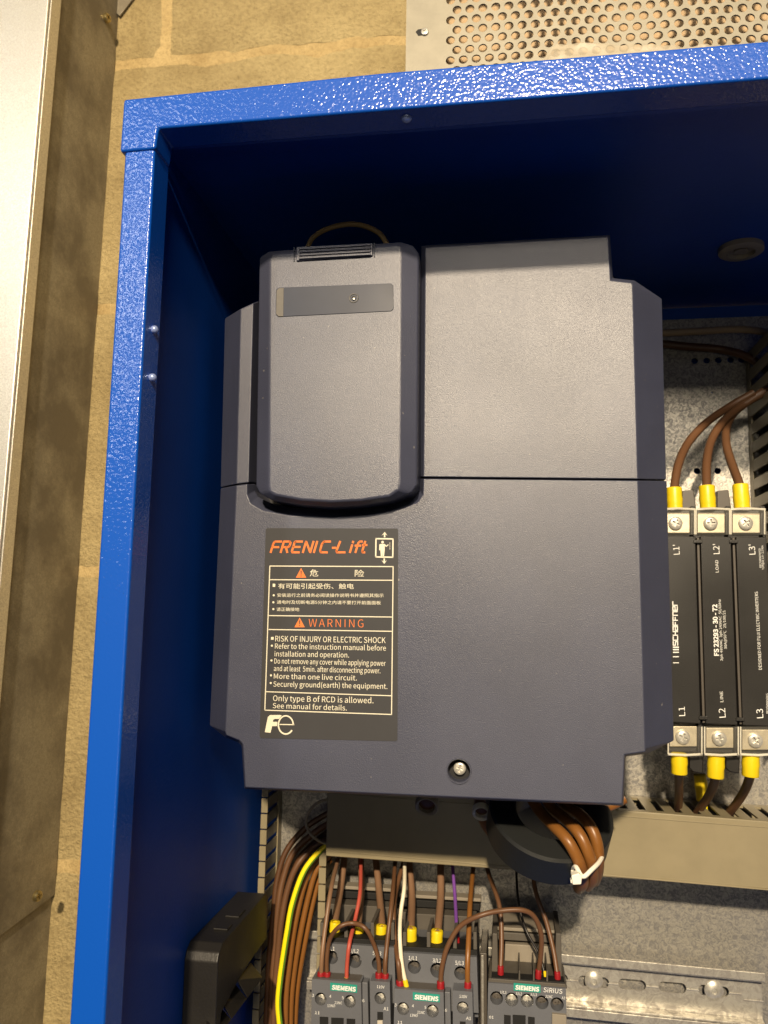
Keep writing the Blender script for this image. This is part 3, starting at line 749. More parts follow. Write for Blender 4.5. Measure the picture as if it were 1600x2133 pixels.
FT("RECOMMENDED", (700,518), (694,404), 11, pans[2]); FT("TORQUE 1.9 - 2.2 Nm", (716,530), (710,388), 12, pans[2])
FT("RECOMMENDED", (741,1382), (739,1264), 12, pans[2])
# maker's word drawn as strokes, reading upward
glyph = {
 'S': [[(1,1),(0,1),(0,.52),(1,.48),(1,0),(0,0)]], 'C': [[(1,1),(0,1),(0,0),(1,0)]], 'H': [[(0,0),(0,1)],[(1,0),(1,1)],[(0,.5),(1,.5)]],
 'A': [[(0,1),(1,1),(1,0),(0,0),(0,.5),(1,.5)]], 'F': [[(0,0),(0,1),(1,1)],[(0,.5),(.8,.5)]], 'N': [[(0,0),(0,1),(1,1),(1,0)]],
 'E': [[(1,0),(0,0),(0,1),(1,1),(1,.5),(0,.5)]], 'R': [[(0,0),(0,1),(1,1)]]}
word = 'SCHAFFNER'; u0, u1 = 978.0, 712.0; st = (u1-u0)/9; polys = []
for i, ch in enumerate(word):
    for sg in glyph[ch]:
        q = []
        for gx, gy in sg:
            yy = u0 + st*(i + gx*0.72); xx = 204 - gy*26 - (978-yy)*0.012
            q.append((xx, yy))
        for a, b in zip(q[:-1], q[1:]):
            A_, B_ = Vector(a), Vector(b); d = (B_-A_).normalized()*2.6
            polys.append(line_poly(c5(*(A_-d)), c5(*(B_+d)), 6.0/2.843))
for yy, w in ((1082,6),(1046,7),(1020,8),(1004,9),(990,10)):
    polys.append(line_poly(c5(176,yy), c5(211,yy), w/2.843*0.85))
bm = bmesh.new()
for k, P_ in enumerate(polys): bm.faces.new([bm.verts.new(V(x,y,DFt-0.0002-0.000004*k)) for x,y in P_])
finish(bm, 'maker_lettering', M_WHITEINK, pans[0])
# terminals
top_s = [(1407,1090),(1480,1090),(1553,1090)]; bot_s = [(1422,1535),(1498,1538),(1573,1542)]
for i, (x, y) in enumerate(top_s + bot_s):
    top = i < 3
    prism('terminal_plate', rect(x-27, y-22, x+30, y+20), DFt+0.003, DFt+0.006, mat('tinned_plate',(0.62,0.55,0.40),0.35,0.7,vary=0.2,vscale=200), fl, bevel=0.0003)
    screw(fl, x, y, DFt+0.0028, 14, rot=0.3+i*0.55, name='terminal_screw', dome=0.5)
    # clear cover, slightly bowed, one over each terminal
    ya, yb = (1060, 1115) if top else (1512, 1572)
    bm = bmesh.new()
    n = 8; t = 0.0009; xs0, xs1 = x-31, x+41
    rows_f = []; rows_b = []
    for j in range(n+1):
        f = j/n; yy = ya+(yb-ya)*f; bow = 0.003*math.sin(math.pi*min(1, f*1.2 if not top else (1-f)*1.2)*0.5)
        if top: bow = 0.0035*math.sin(math.pi*0.5*min(1, (f+0.15)*1.6))
        else: bow = 0.0035*math.sin(math.pi*0.5*min(1, (1.15-f)*1.6))
        a, b = V(xs0, yy, DFt), V(xs1, yy, DFt)
        rows_f.append((bm.verts.new(a-Vector((0,bow,0))), bm.verts.new(b-Vector((0,bow,0)))))
        rows_b.append((bm.verts.new(a-Vector((0,bow-t,0))), bm.verts.new(b-Vector((0,bow-t,0)))))
    for j in range(n):
        bm.faces.new((rows_f[j][0], rows_f[j][1], rows_f[j+1][1], rows_f[j+1][0]))
        bm.faces.new((rows_b[j][0], rows_b[j+1][0], rows_b[j+1][1], rows_b[j][1]))
        for s in (0,1): bm.faces.new((rows_f[j][s], rows_f[j+1][s], rows_b[j+1][s], rows_b[j][s]))
    bm.faces.new((rows_f[0][0],rows_f[0][1],rows_b[0][1],rows_b[0][0])); bm.faces.new((rows_f[n][0],rows_f[n][1],rows_b[n][1],rows_b[n][0]))
    finish(bm, 'clear_terminal_cover', M_CLEAR, fl, smooth=True)
    for xe_ in (xs0+1, xs1-1):
        bm = bmesh.new(); bm_tube(bm, [V(xe_,ya+2,DFt-0.0012), V(xe_,(ya+yb)/2,DFt-0.0036), V(xe_,yb-2,DFt-0.0030)], 0.0004, 8); finish(bm, 'cover_edge', mat('clear_edge', (0.9,0.87,0.75), 0.1, alpha=0.5, coat=1.0), fl, smooth=True)
    # edge beads of the clear cover and black divider
    ye = ya+1 if top else yb-1
    bm = bmesh.new(); bm_tube(bm, [V(xs0,ye,DFt-0.001),V((xs0+xs1)/2,ye-(2 if top else -2),DFt-0.0018),V(xs1,ye,DFt-0.001)], 0.0007, 8); finish(bm, 'cover_edge', mat('clear_edge', (0.9,0.87,0.75), 0.1, alpha=0.5, coat=1.0), fl, smooth=True)
    xd = x+36
    prism('divider', rect(xd-4, (y-36 if top else y-24), xd+5, (y+24 if top else y+34)), DFt+0.0015, DFt+0.012, M_BLACK, fl, bevel=0.0004)
    if i not in (2, 5):
        if top: prism('barrier', [(xd-22,1022),(xd+2,1020),(xd+8,1060),(xd-22,1062)], DFt+0.006, DFt+0.03, M_RIB, fl, bevel=0.0006)
        else: prism('barrier', [(xd-22,1572),(xd+8,1574),(xd+6,1612),(xd-14,1608),(xd-22,1600)], DFt+0.006, DFt+0.03, M_FILTER, fl, bevel=0.0006)
YL = lambda x0,y0,x1,y1,w,D=DFt+0.004: (x0,y0,x1,y1,D,w,M_YEL,'crimp_sleeve')
G1 = 'brown supply wires at the filter'
wire('brown wire with yellow sleeve curving up from the filter\'s left top terminal', [(1404,1030,.492),(1405,1012,.495),(1414,965,.505),(1434,922,.52),(1470,882,.53),(1515,850,.54),(1570,818,.54)], 17, M_BROWN, [YL(1404,1016,1406,1060,31)], G1)
wire('brown wire with yellow sleeve rising from the filter\'s middle top terminal', [(1474,1028,.492),(1472,1008,.495),(1472,965,.505),(1481,920,.52),(1505,880,.53),(1545,845,.54),(1590,815,.54)], 17, M_BROWN, [YL(1472,1012,1475,1060,31)], G1)
wire('brown wire with yellow sleeve rising from the filter\'s right top terminal', [(1544,1028,.492),(1540,1008,.495),(1524,965,.51),(1513,925,.52),(1515,885,.535),(1540,850,.54),(1600,812,.54)], 17, M_BROWN, [YL(1542,1009,1546,1060,31)], G1)
wire('brown wire with yellow sleeve below the filter\'s left bottom terminal', [(1414,1600,.50),(1414,1630,.515),(1414,1660,.535),(1412,1685,.55)], 17, M_BROWN, [YL(1415,1612,1415,1568,31)], G1)
wire('brown wire with yellow sleeve below the filter\'s middle bottom terminal', [(1491,1605,.50),(1488,1630,.51),(1475,1660,.53),(1452,1692,.55)], 17, M_BROWN, [YL(1490,1620,1492,1574,32)], G1)
wire('brown wire with yellow sleeve below the filter\'s right bottom terminal', [(1563,1602,.50),(1560,1625,.51),(1545,1658,.53),(1518,1695,.55)], 17, M_BROWN, [YL(1563,1617,1564,1572,32)], G1)
M_GY = mat('green_yellow_insulation', (0.80,0.66,0.01), 0.4)
wire('green and yellow earth wire with a yellow sleeve under the filter', [(1470,1700,.56),(1468,1670,.56),(1462,1640,.56)], 9, M_GY, [(1464,1668,1458,1612,0.555,24,M_YEL,'crimp_sleeve')], None)

# ================================================================== CABLE DUCTS
DD = 0.520
G2 = 'slotted grey cable ducts'
hd = thing('cable_duct', V(1100, 1830, DD), 'wide grey cable duct with closed lid running across below the drive', 'cable duct', G2)
tl, trr, br, bl = V(680,1600,DD), V(1290,1687,DD), V(1600,1853,DD), V(680,1784,DD)
def on(p, q, x): a, b = V(*p, DD), V(*q, DD); return a.z + (b.z-a.z)*(x-a.x)/(b.x-a.x)
X0 = V(680,1720,DD).x; X1 = 0.235
zt_ = lambda x: on((1300,1688),(1600,1711),x); zb_ = lambda x: on((700,1785),(1600,1853),x)
bm = bmesh.new(); bm_prism_w(bm, [Vector((X0,Y(DD),zt_(X0))),Vector((X1,Y(DD),zt_(X1))),Vector((X1,Y(DD),zb_(X1))),Vector((X0,Y(DD),zb_(X0)))], 0.0016)
lid = finish(bm, 'lid', M_DUCT, hd, bevel=0.0007)
for nm, zf, s in (('lid_top_edge', zt_, 1), ('lid_bottom_edge', zb_, -1)):
    bm = bmesh.new(); bm_prism_w(bm, [Vector((X0,Y(DD)+0.0017,zf(X0)-0.0002)),Vector((X1,Y(DD)+0.0017,zf(X1)-0.0002)),Vector((X1,Y(DD)+0.0017,zf(X1)-0.0016*s)),Vector((X0,Y(DD)+0.0017,zf(X0)-0.0016*s))], 0.005)
    finish(bm, nm, M_DUCT, hd, bevel=0.0003)
for off_, hgt in ((0.0030, 0.0007), (0.0375, 0.0007)):
    bm = bmesh.new(); bm_prism_w(bm, [Vector((X0,Y(DD)-0.0004,zt_(X0)-off_)),Vector((X1,Y(DD)-0.0004,zt_(X1)-off_)),Vector((X1,Y(DD)-0.0004,zt_(X1)-off_-hgt)),Vector((X0,Y(DD)-0.0004,zt_(X0)-off_-hgt))], 0.0006)
    finish(bm, 'lid_bead', M_DUCT, lid, bevel=0.0002)
# slotted top and bottom walls: one finger per gap
pitch = 0.0108
k = 0; x = X0+0.001
y0, y1 = Y(DD)+0.008, Y(DP)-0.001
while x < X1-0.004:
    for zf, s in ((zt_, 1), (zb_, -1)):
        bm = bmesh.new(); zz = zf(x)-0.0018*s
        bm_box(bm, (x, Y(DD)+0.0068, zz), (x+pitch-0.0042, y1-0.006, zz-0.0014*s)); finish(bm, 'duct_finger', M_DUCT, hd, bevel=0.0003, seg=1)
    x += pitch
for zf, s in ((zt_, 1), (zb_, -1)):
    bm = bmesh.new(); bm_prism_w(bm, [Vector((X0,y1-0.0061,zf(X0)-0.0019*s)),Vector((X1,y1-0.0061,zf(X1)-0.0019*s)),Vector((X1,y1-0.0061,zf(X1)-0.0034*s)),Vector((X0,y1-0.0061,zf(X0)-0.0034*s))], 0.006)
    finish(bm, 'duct_base_strip', M_DUCT, hd)
bm = bmesh.new(); bm_box(bm, (X0, Y(DP)-0.0011, zb_(X0)+0.004), (X1, Y(DP)-0.0002, zt_(X0)-0.01)); finish(bm, 'duct_floor', M_DUCT, hd)
# vertical duct, left, lid off: two combs
def comb(parent, p_top, p_bot, wlip, wface, D, side, pz=0.0117, gap=0.0009, ztop_override=None):
    a, b = V(*p_top, D), V(*p_bot, D)
    z = a.z; lw = wlip*PXM(D)
    while z > b.z - 0.03:
        f = (z-a.z)/(b.z-a.z); x = a.x+(b.x-a.x)*f
        j = random.uniform(-0.0002, 0.0002)
        bm = bmesh.new()
        bm_box(bm, (x, Y(D)+j, z-pz+gap), (x+lw, Y(D)+j+0.0016, z))
        xx = x if side < 0 else x+lw-0.0013
        bm_box(bm, (x+lw*0.35, Y(D)+j+0.0016, z-pz+gap+0.001), (x+lw*0.35+0.0013, Y(D)+0.031, z-0.001))
        finish(bm, 'duct_finger', M_DUCT, parent, bevel=0.00025, seg=1)
        z -= pz
    bm = bmesh.new(); bm_box(bm, (a.x+lw*0.3, Y(D)+0.0311, b.z-0.03), (a.x+lw*0.3+0.0013, Y(DP)-0.001, a.z)); finish(bm, 'duct_base_strip', M_DUCT, parent)
DC = 0.535
vd = thing('cable_duct', V(600, 2100, DC), 'open grey slotted cable duct full of brown wires, lower left', 'cable duct', G2)
comb(vd, (552,1500), (524,2133), 14, 0, DC, -1, pz=0.0100)
comb(vd, (665,1772), (656,2133), 15, 0, DC, 1, pz=0.0105)
# vertical duct on the right: slotted side seen past the filter wires
rv = thing('cable_duct', V(1600, 1500, DC), 'shaded grey slotted cable duct at the right edge above the filter', 'cable duct', G2)
xs = V(1566, 1000, DP-0.004).x
z = V(1580, 700, DC).z
while z > V(1580, 1500, DC).z:
    bm = bmesh.new(); bm_box(bm, (xs, Y(0.515), z-0.0075), (xs+0.0014, Y(DP)-0.008, z)); finish(bm, 'duct_finger', M_DUCT, rv, bevel=0.0003, seg=1)
    z -= 0.0125
bm = bmesh.new(); bm_box(bm, (xs, Y(DP)-0.0079, V(1580,1500,DC).z), (xs+0.0014, Y(DP)-0.001, V(1580,700,DC).z)); finish(bm, 'duct_base_strip', M_DUCT, rv)
bm = bmesh.new(); bm_box(bm, (xs, Y(0.513), V(1580,1500,DC).z), (xs+0.05, Y(0.5148), V(1580,700,DC).z)); finish(bm, 'lid', M_DUCT, rv, bevel=0.0005)
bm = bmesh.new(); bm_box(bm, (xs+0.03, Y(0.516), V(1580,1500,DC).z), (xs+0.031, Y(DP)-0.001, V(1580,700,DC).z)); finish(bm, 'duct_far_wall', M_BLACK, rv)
wire('pale conduit running across the top of the mounting plate', [(1370,694,.56),(1400,693,.56),(1460,690,.558),(1540,686,.555),(1600,694,.55),(1660,720,.55)], 15, mat('pale_insulation',(0.34,0.25,0.16),0.5), (), None)
wire('shaded brown cable lying under the pale conduit', [(1370,715,.565),(1430,722,.565),(1500,728,.565),(1560,745,.56),(1620,790,.56)], 17, M_DKBR, (), None)

# wires in the left vertical duct
G3 = 'wires bundled in the left duct'
lp = [
 ('dark brown wire at the far left of the lower left duct', [(690,1690,.555),(640,1722,.552),(598,1770,.548),(578,1830,.545),(570,1900,.543),(560,2010,.543),(552,2200,.543)], 12, M_DKBR),
 ('mid brown wire second from left in the duct bundle', [(700,1706,.55),(655,1735,.55),(612,1775,.546),(590,1830,.543),(578,1900,.54),(570,2010,.54),(562,2200,.54)], 13, M_BROWN),
 ('brown wire behind the glossy one in the duct bundle', [(700,1722,.556),(660,1752,.556),(622,1790,.554),(600,1850,.552),(590,1930,.552),(580,2030,.552),(574,2200,.552)], 13, M_DKBR),
 ('glossy brown wire just left of the yellow and green wire', [(700,1745,.545),(660,1760,.545),(622,1798,.54),(600,1850,.538),(586,1920,.536),(578,2000,.536),(572,2080,.536),(570,2200,.536)], 13, M_BROWN),
 ('brown wire half hidden beneath the yellow and green wire', [(700,1765,.552),(660,1790,.552),(632,1830,.55),(612,1900,.55),(600,1980,.55),(592,2060,.55),(588,2200,.55)], 12, M_DKBR),
 ('orange brown wire just right of the yellow and green wire', [(680,1770,.545),(652,1800,.543),(632,1850,.54),(614,1930,.538),(603,2010,.538),(596,2080,.538),(595,2200,.538)], 12, M_ORBR),
 ('orange brown wire second right of the yellow and green wire', [(690,1778,.55),(660,1812,.547),(642,1870,.545),(625,1950,.543),(612,2030,.543),(606,2100,.543),(605,2200,.543)], 12, M_ORBR),
 ('orange brown wire at the right side of the duct bundle', [(690,1790,.556),(668,1822,.553),(652,1880,.551),(636,1960,.549),(622,2040,.549),(616,2110,.549),(614,2200,.549)], 11, M_ORBR),
]
for lb, p, w, m in lp: wire(lb, p, w, m, (), G3)
def m_gy():
    m = bpy.data.materials.new('striped_earth_insulation'); m.use_nodes = True; N = m.node_tree.nodes; L = m.node_tree.links
    p = N['Principled BSDF']; p.inputs['Roughness'].default_value = 0.38
    return m
gyp = [(680,1760,.535),(650,1790,.533),(628,1825,.531),(608,1885,.529),(598,1940,.528),(590,1990,.528),(583,2040,.528),(579,2090,.528),(583,2140,.528),(588,2200,.528)]
gyroot = wire('bright yellow and green striped earth wire in the left duct', gyp, 11, mat('bright_yellow_insulation',(0.90,0.72,0.01),0.36), (), G3)
bm = bmesh.new()
pth = catmull([V(x+3.4, y, d+0.0000) - Vector((0,0.0002,0)) for x, y, d in gyp], 8); bm_tube(bm, pth, 3.6*PXM(.53), 8); finish(bm, 'green_stripe', mat('green_insulation',(0.10,0.22,0.02),0.4), gyroot, smooth=True)
wire('thin grey wire loop beside the left end of the wide duct', [(690,1664,.53),(662,1672,.528),(642,1694,.526),(638,1718,.526),(648,1738,.526),(664,1751,.527),(690,1760,.53)], 6, M_GREYPL, (), None)

# ================================================================== BLACK BRACKET on the left wall
bk = thing('cable_bracket', V(420, 2100, 0.42), 'black plastic ribbed bracket on the cabinet\'s left wall at the bottom', 'bracket')
xr_b = V(455, 1975, 0.427).x; z_b = V(455, 1975, 0.427).z; xl_b = XL+0.0017
bm = bmesh.new()
yn, yf = Y(0.427), Y(0.516)
zz_ = lambda x, y, D: (Y(D), V(x, y, D).z)
prof = [(yn, V(455,2230,0.427).z), (yn, z_b-0.007), (yn+0.002, z_b-0.003), (yn+0.007, z_b), (yf-0.006, z_b+0.0005), (yf, z_b-0.003),
        zz_(561,1955,.516), zz_(550,1967,.507), zz_(520,2003,.483), zz_(492,2050,.459), zz_(460,2110,.436), (Y(.4285), V(455,2230,0.427).z)]
a = [bm.verts.new((xr_b, y_, z_)) for y_, z_ in prof]; b = [bm.verts.new((xl_b, y_, z_)) for y_, z_ in prof]
bm.faces.new(a); bm.faces.new(b[::-1])
for i in range(len(a)): bm.faces.new((a[i], a[(i+1)%len(a)], b[(i+1)%len(a)], b[i]))
finish(bm, 'bracket_body', M_BLACK, bk, bevel=0.0012, seg=3)
for k in range(4):
    ox, oy, od = -33*k, 44*k, -0.019*k
    bm = bmesh.new()
    A = [V(494+ox,2041+oy,.462+od), V(548+ox,2036+oy,.486+od), V(516+ox,2079+oy,.462+od), V(522+ox,2004+oy,.492+od), V(500+ox,2060+oy,.50+od)]
    vs = [bm.verts.new(p) for p in A]
    for f in ((0,1,2),(0,3,1),(1,4,2),(2,4,0),(3,4,1),(0,4,3)): bm.faces.new([vs[i] for i in f])
    finish(bm, 'rib', M_BLACK, bk, bevel=0.0003)
for (y0_, y1_) in ((Y(0.449), Y(0.457)), (Y(0.468), Y(0.480))):
    bm = bmesh.new(); bm_box(bm, (xr_b-0.011, y0_, z_b+0.0002), (xr_b-0.003, y1_, z_b+0.0012)); finish(bm, 'raised_pad', M_BLACK, bk, bevel=0.0003)

# ================================================================== DIN RAIL
DR0 = 0.560
rail = thing('din_rail', V(1380, 2050, DP), 'galvanised slotted rail on the mounting plate, lower right', 'rail')
def rx(p, q, x): a, b = V(*p, DR0), V(*q, DR0); return a.z+(b.z-a.z)*(x-a.x)/(b.x-a.x)
xa, xb = V(640, 1990, DR0).x, V(1594, 2030, DR0).x
def rz(off_top):   # z profile line: distance below the rail's top edge
    return lambda x: rx((1170,1988),(1594,2028), x) - off_top
SC = PXM(DR0)
def strip(name, o0, o1, D0, D1):
    bm = bmesh.new(); f0_, f1_ = rz(o0*SC), rz(o1*SC)
    bm_prism_w(bm, [Vector((xa,Y(D0),f0_(xa))),Vector((xb,Y(D0),f0_(xb))),Vector((xb,Y(D0),f1_(xb))),Vector((xa,Y(D0),f1_(xa)))], D1-D0)
    return finish(bm, name, M_RAIL, rail, bevel=0.0003)
strip('top_flange', 0, 15, DR0, DR0+0.0012); strip('top_web', 14, 18, DR0+0.0013, DR0+0.0085)
strip('bottom_web', 92, 96, DR0+0.0013, DR0+0.0085); strip('bottom_flange', 96, 112, DR0, DR0+0.0012)
DRW = DR0+0.0086
def slotpts(cx, cy, hw, hh, tilt=0.095):
    P = []
    for i in range(20):
        a = 2*math.pi*i/20; sx = (hw-hh) if math.cos(a) > 0 else -(hw-hh)
        x_, y_ = sx+hh*math.cos(a), -hh*math.sin(a)
        P.append(V(cx+x_, cy+y_+x_*tilt, DRW))
    return P
f0_, f1_ = rz(16*SC), rz(95*SC)
bm = bmesh.new()
out = [Vector((xa,Y(DRW),f0_(xa))),Vector((xb,Y(DRW),f0_(xb))),Vector((xb,Y(DRW),f1_(xb))),Vector((xa,Y(DRW),f1_(xa)))]
sl_ = [slotpts(1237,2045,32,11), slotpts(1317,2051,29,11), slotpts(1401,2057,29,11), slotpts(1487,2064,32,11)] + [slotpts(1237-83*k,2045-8*k,29,11) for k in (1,2,3,4,5,6)]
bm_holed(bm, out, sl_, 0.0011); finish(bm, 'rail_base', M_RAIL, rail)
for (x0,x1,yy) in ((1178,1204,2042),(1266,1288,2049),(1346,1372,2055),(1430,1456,2061),(1518,1545,2069),(1550,1590,2083)):
    bm = bmesh.new(); P0, P1 = V(x0,yy,DRW-0.0002), V(x1,yy+(x1-x0)*0.085,DRW-0.0002)
    bm_tube(bm, [P0,P1], 0.0005, 6); finish(bm, 'score_mark', M_RAIL, rail, smooth=True)
for (x, y) in ((1237,2043),(1487,2063)):
    bm = bmesh.new(); r = 17.5*PXM(DRW); bm_lathe(bm, V(x,y,DRW), Vector((0,-1,0)), [(r,0),(r*0.97,0.0006),(r*0.8,0.0013),(r*0.5,0.0019),(r*0.3,0.0020),(r*0.26,0.0012),(r*0.12,0.0012),(0,0.0014)], 28)
    finish(bm, 'rivet', M_STEEL, rail, smooth=True)

# ================================================================== CONTACTORS
def flat_holed(name, pts, holes, D0, D1, m, parent, hole_depth=0.006, bevel=0):
    bm = bmesh.new(); bm_holed(bm, [V(x,y,D0) for x,y in pts], [circle_pts(V(x,y,D0), r*PXM(D0), 22) for x,y,r in holes], D1-D0, hole_depth)
    o = finish(bm, name, m, parent, smooth=True)
    return o
GC = 'grey contactors on the rail'
def contactor(idx, dx, dy, label):
    # photographed layout of the second one shifted by (dx, dy)
    s = lambda x, y: (x+dx, y+dy)
    root = thing('contactor', V(*s(910, 2200), 0.55), label, 'contactor', GC)
    DB, DU, DQ = 0.552, 0.494, 0.484
    # rear moulded carrier
    prism('carrier_base', [s(838,1900),s(998,1908),s(1000,2250),s(838,2250)], 0.557, DP-0.012, M_CONTD, root, bevel=0.0005)
    prism('carrier_bar', [s(828,1872),s(1000,1883),s(1000,1897),s(828,1888)], 0.553, 0.560, M_HOLE, root, bevel=0.0005)
    prism('carrier_ledge', [s(832,1862),s(1002,1872),s(1002,1879),s(832,1869)], 0.552, 0.561, M_CONTB, root, bevel=0.0004)
    prism('carrier_plate', [s(845,1902),s(992,1910),s(992,1975),s(845,1968)], 0.545, 0.556, M_CONTD, root, bevel=0.0005)
    # terminal shroud: walls between entries
    for x in (843, 893, 948, 990):
        prism('shroud_wall', [s(x-4,1942),s(x+3,1942),s(x+4,1990),s(x-4,1990)], 0.498, 0.522, M_CONTD, root, bevel=0.0003)
    prism('shroud_floor', [s(840,1972),s(994,1980),s(995,1992),s(840,1984)], 0.4965, 0.513, M_HOLE, root, bevel=0.0003)
    ub = prism('upper_housing', [s(840,1987),s(993,1996),s(997,2120),s(840,2110)], DU+0.0105, 0.544, M_CONT, root, bevel=0.0005)
    hl = [(*s(863,2014), 13), (*s(911,2021), 14), (*s(960,2027), 13)]
    uf = flat_holed('upper_front', [s(840,1984),s(993,1994),s(997,2110),s(840,2100)], hl, DU, DU+0.0105, M_CONT, root, 0.0102)
    for k, (x, y, r) in enumerate(hl): screw(root, x, y-3, DU+0.0095, 10, 0.4+k, name='terminal_screw', m=M_RIB)
    for t, x, y in (('1/L1', 851, 1999), ('3/L2', 901, 2004), ('5/L3', 948, 2009)):
        lettering(t, s(x, y), s(x+18, y+1.2), 8, DU-0.0001, M_WHITEINK, uf)
    # lower front module
    hq = [(*s(840,2101), 12), (*s(901,2106), 12)]
    fr = flat_holed('front_module', [s(822,2059),s(924,2067),s(928,2260),s(818,2250)], hq, DQ, DQ+0.030, M_CONT, root, 0.010)
    prism('module_top_ledge', [s(828,2056),s(922,2063),s(922,2066),s(828,2059)], DQ+0.002, DQ+0.026, M_RIB, root, bevel=0.0003)
    pb = bmesh.new(); bm_prism(pb, [s(823,2062),s(922,2070),s(926,2255),s(820,2245)], DQ+0.0102, DQ+0.0298); finish(pb, 'module_core', M_HOLE, root)
    for k, (x, y, r) in enumerate(hq): screw(root, x, y-3, DQ+0.0085, 9, 0.7+k, name='terminal_screw')
    prism('spacer', [s(926,2066),s(938,2067),s(942,2250),s(929,2250)], DQ+0.0035, DQ+0.03, M_CONT, root, bevel=0.0005)
    hz = [(*s(964,2099), 11.5)]
    cm = flat_holed('coil_module', [s(943,2063),s(984,2066),s(988,2250),s(944,2250)], hz, DQ, DQ+0.028, M_CONT, root, 0.010)
    pb = bmesh.new(); bm_prism(pb, [s(945,2068),s(983,2070),s(986,2245),s(946,2245)], DQ+0.0102, DQ+0.0278); finish(pb, 'coil_core', M_HOLE, root)
    screw(root, *s(964,2096), DQ+0.0085, 9, 0.2, name='terminal_screw')
    badge = prism('badge', [s(860,2067),s(916,2072),s(916,2088),s(860,2083)], DQ-0.0004, DQ, M_GREEN, fr, bevel=0)
    lettering('SIEMENS', s(863,2080.5), s(913,2085), 8.6, DQ-0.0005, M_WHITEINK, fr, bold=0.018)
    for t, x, y, w, h in (('13NO', 854, 2117, 16, 5.5), ('21NC', 869, 2111, 16, 5.5), ('3',822,2096,4,6), ('4',858,2098,4,6), ('5',884,2101,4,6), ('11',828,2132,10,6)):
        lettering(t, s(x, y), s(x+w, y+w*0.06), h, DQ-0.0001, M_WHITEINK, fr)
    lettering('6', s(927,2107), s(931,2107.3), 6, DQ+0.0034, M_WHITEINK, fr)
    lettering('110V', s(957,2078), s(973,2079), 6, DQ-0.0001, M_WHITEINK, cm); lettering('A1', s(971,2124), s(981,2124.6), 6.5, DQ-0.0001, M_WHITEINK, cm)
    for (x0, x1, y0) in ((838,856,2138),(862,888,2140),(894,912,2142)):
        prism('window', [s(x0,y0),s(x1,y0+1),s(x1,y0+60),s(x0,y0+60)], DQ-0.0003, DQ+0.004, M_HOLE, fr, bevel=0)
    prism('coil_notch', [s(958,2128),s(970,2128.5),s(970,2145),s(958,2145)], DQ-0.0003, DQ+0.004, M_HOLE, cm, bevel=0)
    prism('coil_tab', [s(958,2146),s(969,2146),s(969,2170),s(958,2170)], DQ-0.001, DQ+0.004, mat('cream_tab',(0.5,0.46,0.38),0.5), cm, bevel=0.0002)
    return root
contactor(0, 0, 0, 'middle grey contactor of three, entered by a white wire')
contactor(1, -172, -20, 'left grey contactor of three, entered by a red wire beside the duct')
# third, smaller contactor
c3r = thing('contactor', V(1100, 2200, 0.55), 'right grey contactor of three with five round screw wells in a row', 'contactor', GC)
D3 = 0.500
prism('carrier_back', [(1027,1942),(1160,1950),(1170,2250),(1020,2250)], 0.557, DP-0.014, M_CONTD, c3r, bevel=0.0005)
prism('inner_plate', [(1052,1966),(1148,1972),(1153,2034),(1050,2028)], 0.528, 0.556, M_CONTB, c3r, bevel=0.0006)
prism('carrier_top_bar', [(1025,1940),(1168,1950),(1168,1966),(1025,1957)], 0.527, 0.556, M_CONTD, c3r, bevel=0.0006)
prism('carrier_ledge', [(1027,1930),(1166,1939),(1166,1946),(1027,1938)], 0.526, 0.557, M_CONTB, c3r, bevel=0.0006)
for (x, w) in ((1026,10),(1158,11)):
    prism('carrier_side', [(x,1944),(x+w,1945),(x+w+2,2044),(x-3,2040)], 0.512, 0.55, M_CONTD, c3r, bevel=0.0005)
for x in (1082, 1112, 1140):
    prism('entry_divider', [(x-1.5,2022),(x+1.5,2022),(x+2,2046),(x-2,2045)], 0.502, 0.53, M_CONTD, c3r, bevel=0.0003)
prism('entry_floor', [(1024,2036),(1176,2046),(1177,2052),(1023,2042)], 0.502, 0.510, M_HOLE, c3r, bevel=0.0003)
prism('top_band', [(1018,2038),(1178,2050),(1182,2060),(1016,2047)], D3+0.0015, D3+0.03, M_CONTD, c3r, bevel=0.0004)
h3 = [(1034.5,2079,12.5),(1066,2082,12.5),(1098,2084,12.5),(1129,2088,12.5),(1160.5,2092,12.5)]
f3 = flat_holed('front_face', [(1017,2047),(1179,2059),(1183,2250),(1013,2250)], h3, D3, D3+0.03, M_CONT, c3r, 0.010)
pb = bmesh.new(); bm_prism(pb, [(1018,2052),(1177,2064),(1180,2245),(1016,2245)], D3+0.0102, D3+0.0298); finish(pb, 'core', M_HOLE, c3r)
for k, (x, y, r) in enumerate(h3): screw(c3r, x, y-3, D3+0.0085, 9, 0.5+k*0.7, name='terminal_screw', m=M_STEEL if k in (1,2) else M_RIB)
prism('badge', [(1070,2047.5),(1126,2052),(1126,2068),(1070,2063.5)], D3-0.0004, D3, M_GREEN, f3, bevel=0)
lettering('SIEMENS', (1073,2060.5), (1123,2065), 8.4, D3-0.0005, M_WHITEINK, f3, bold=0.018)
lettering('SiRiUS', (1132,2066), (1171,2070), 9.5, D3-0.0001, M_WHITEINK, f3)
for t, x, y, w in (('1/L1',1042,2069,13),('3/L2',1074,2072,13),('5/L3',1105,2074,13),('21NC',1136,2078,15),('A1',1170,2081,7),('01',1019,2121,9)):
    lettering(t, (x,y), (x+w,y+w*0.07), 5.5, D3-0.0001, M_WHITEINK, f3)
for (x0,x1,y0) in ((1050,1064,2114),(1068,1095,2114),(1100,1114,2118)):
    prism('window', [(x0,y0),(x1,y0+1.5),(x1,y0+60),(x0,y0+60)], D3-0.0003, D3+0.004, M_HOLE, f3, bevel=0)
prism('coil_tab', [(1150,2112),(1180,2115),(1181,2180),(1150,2180)], D3-0.002, D3+0.004, M_CONTB, f3, bevel=0.0003)

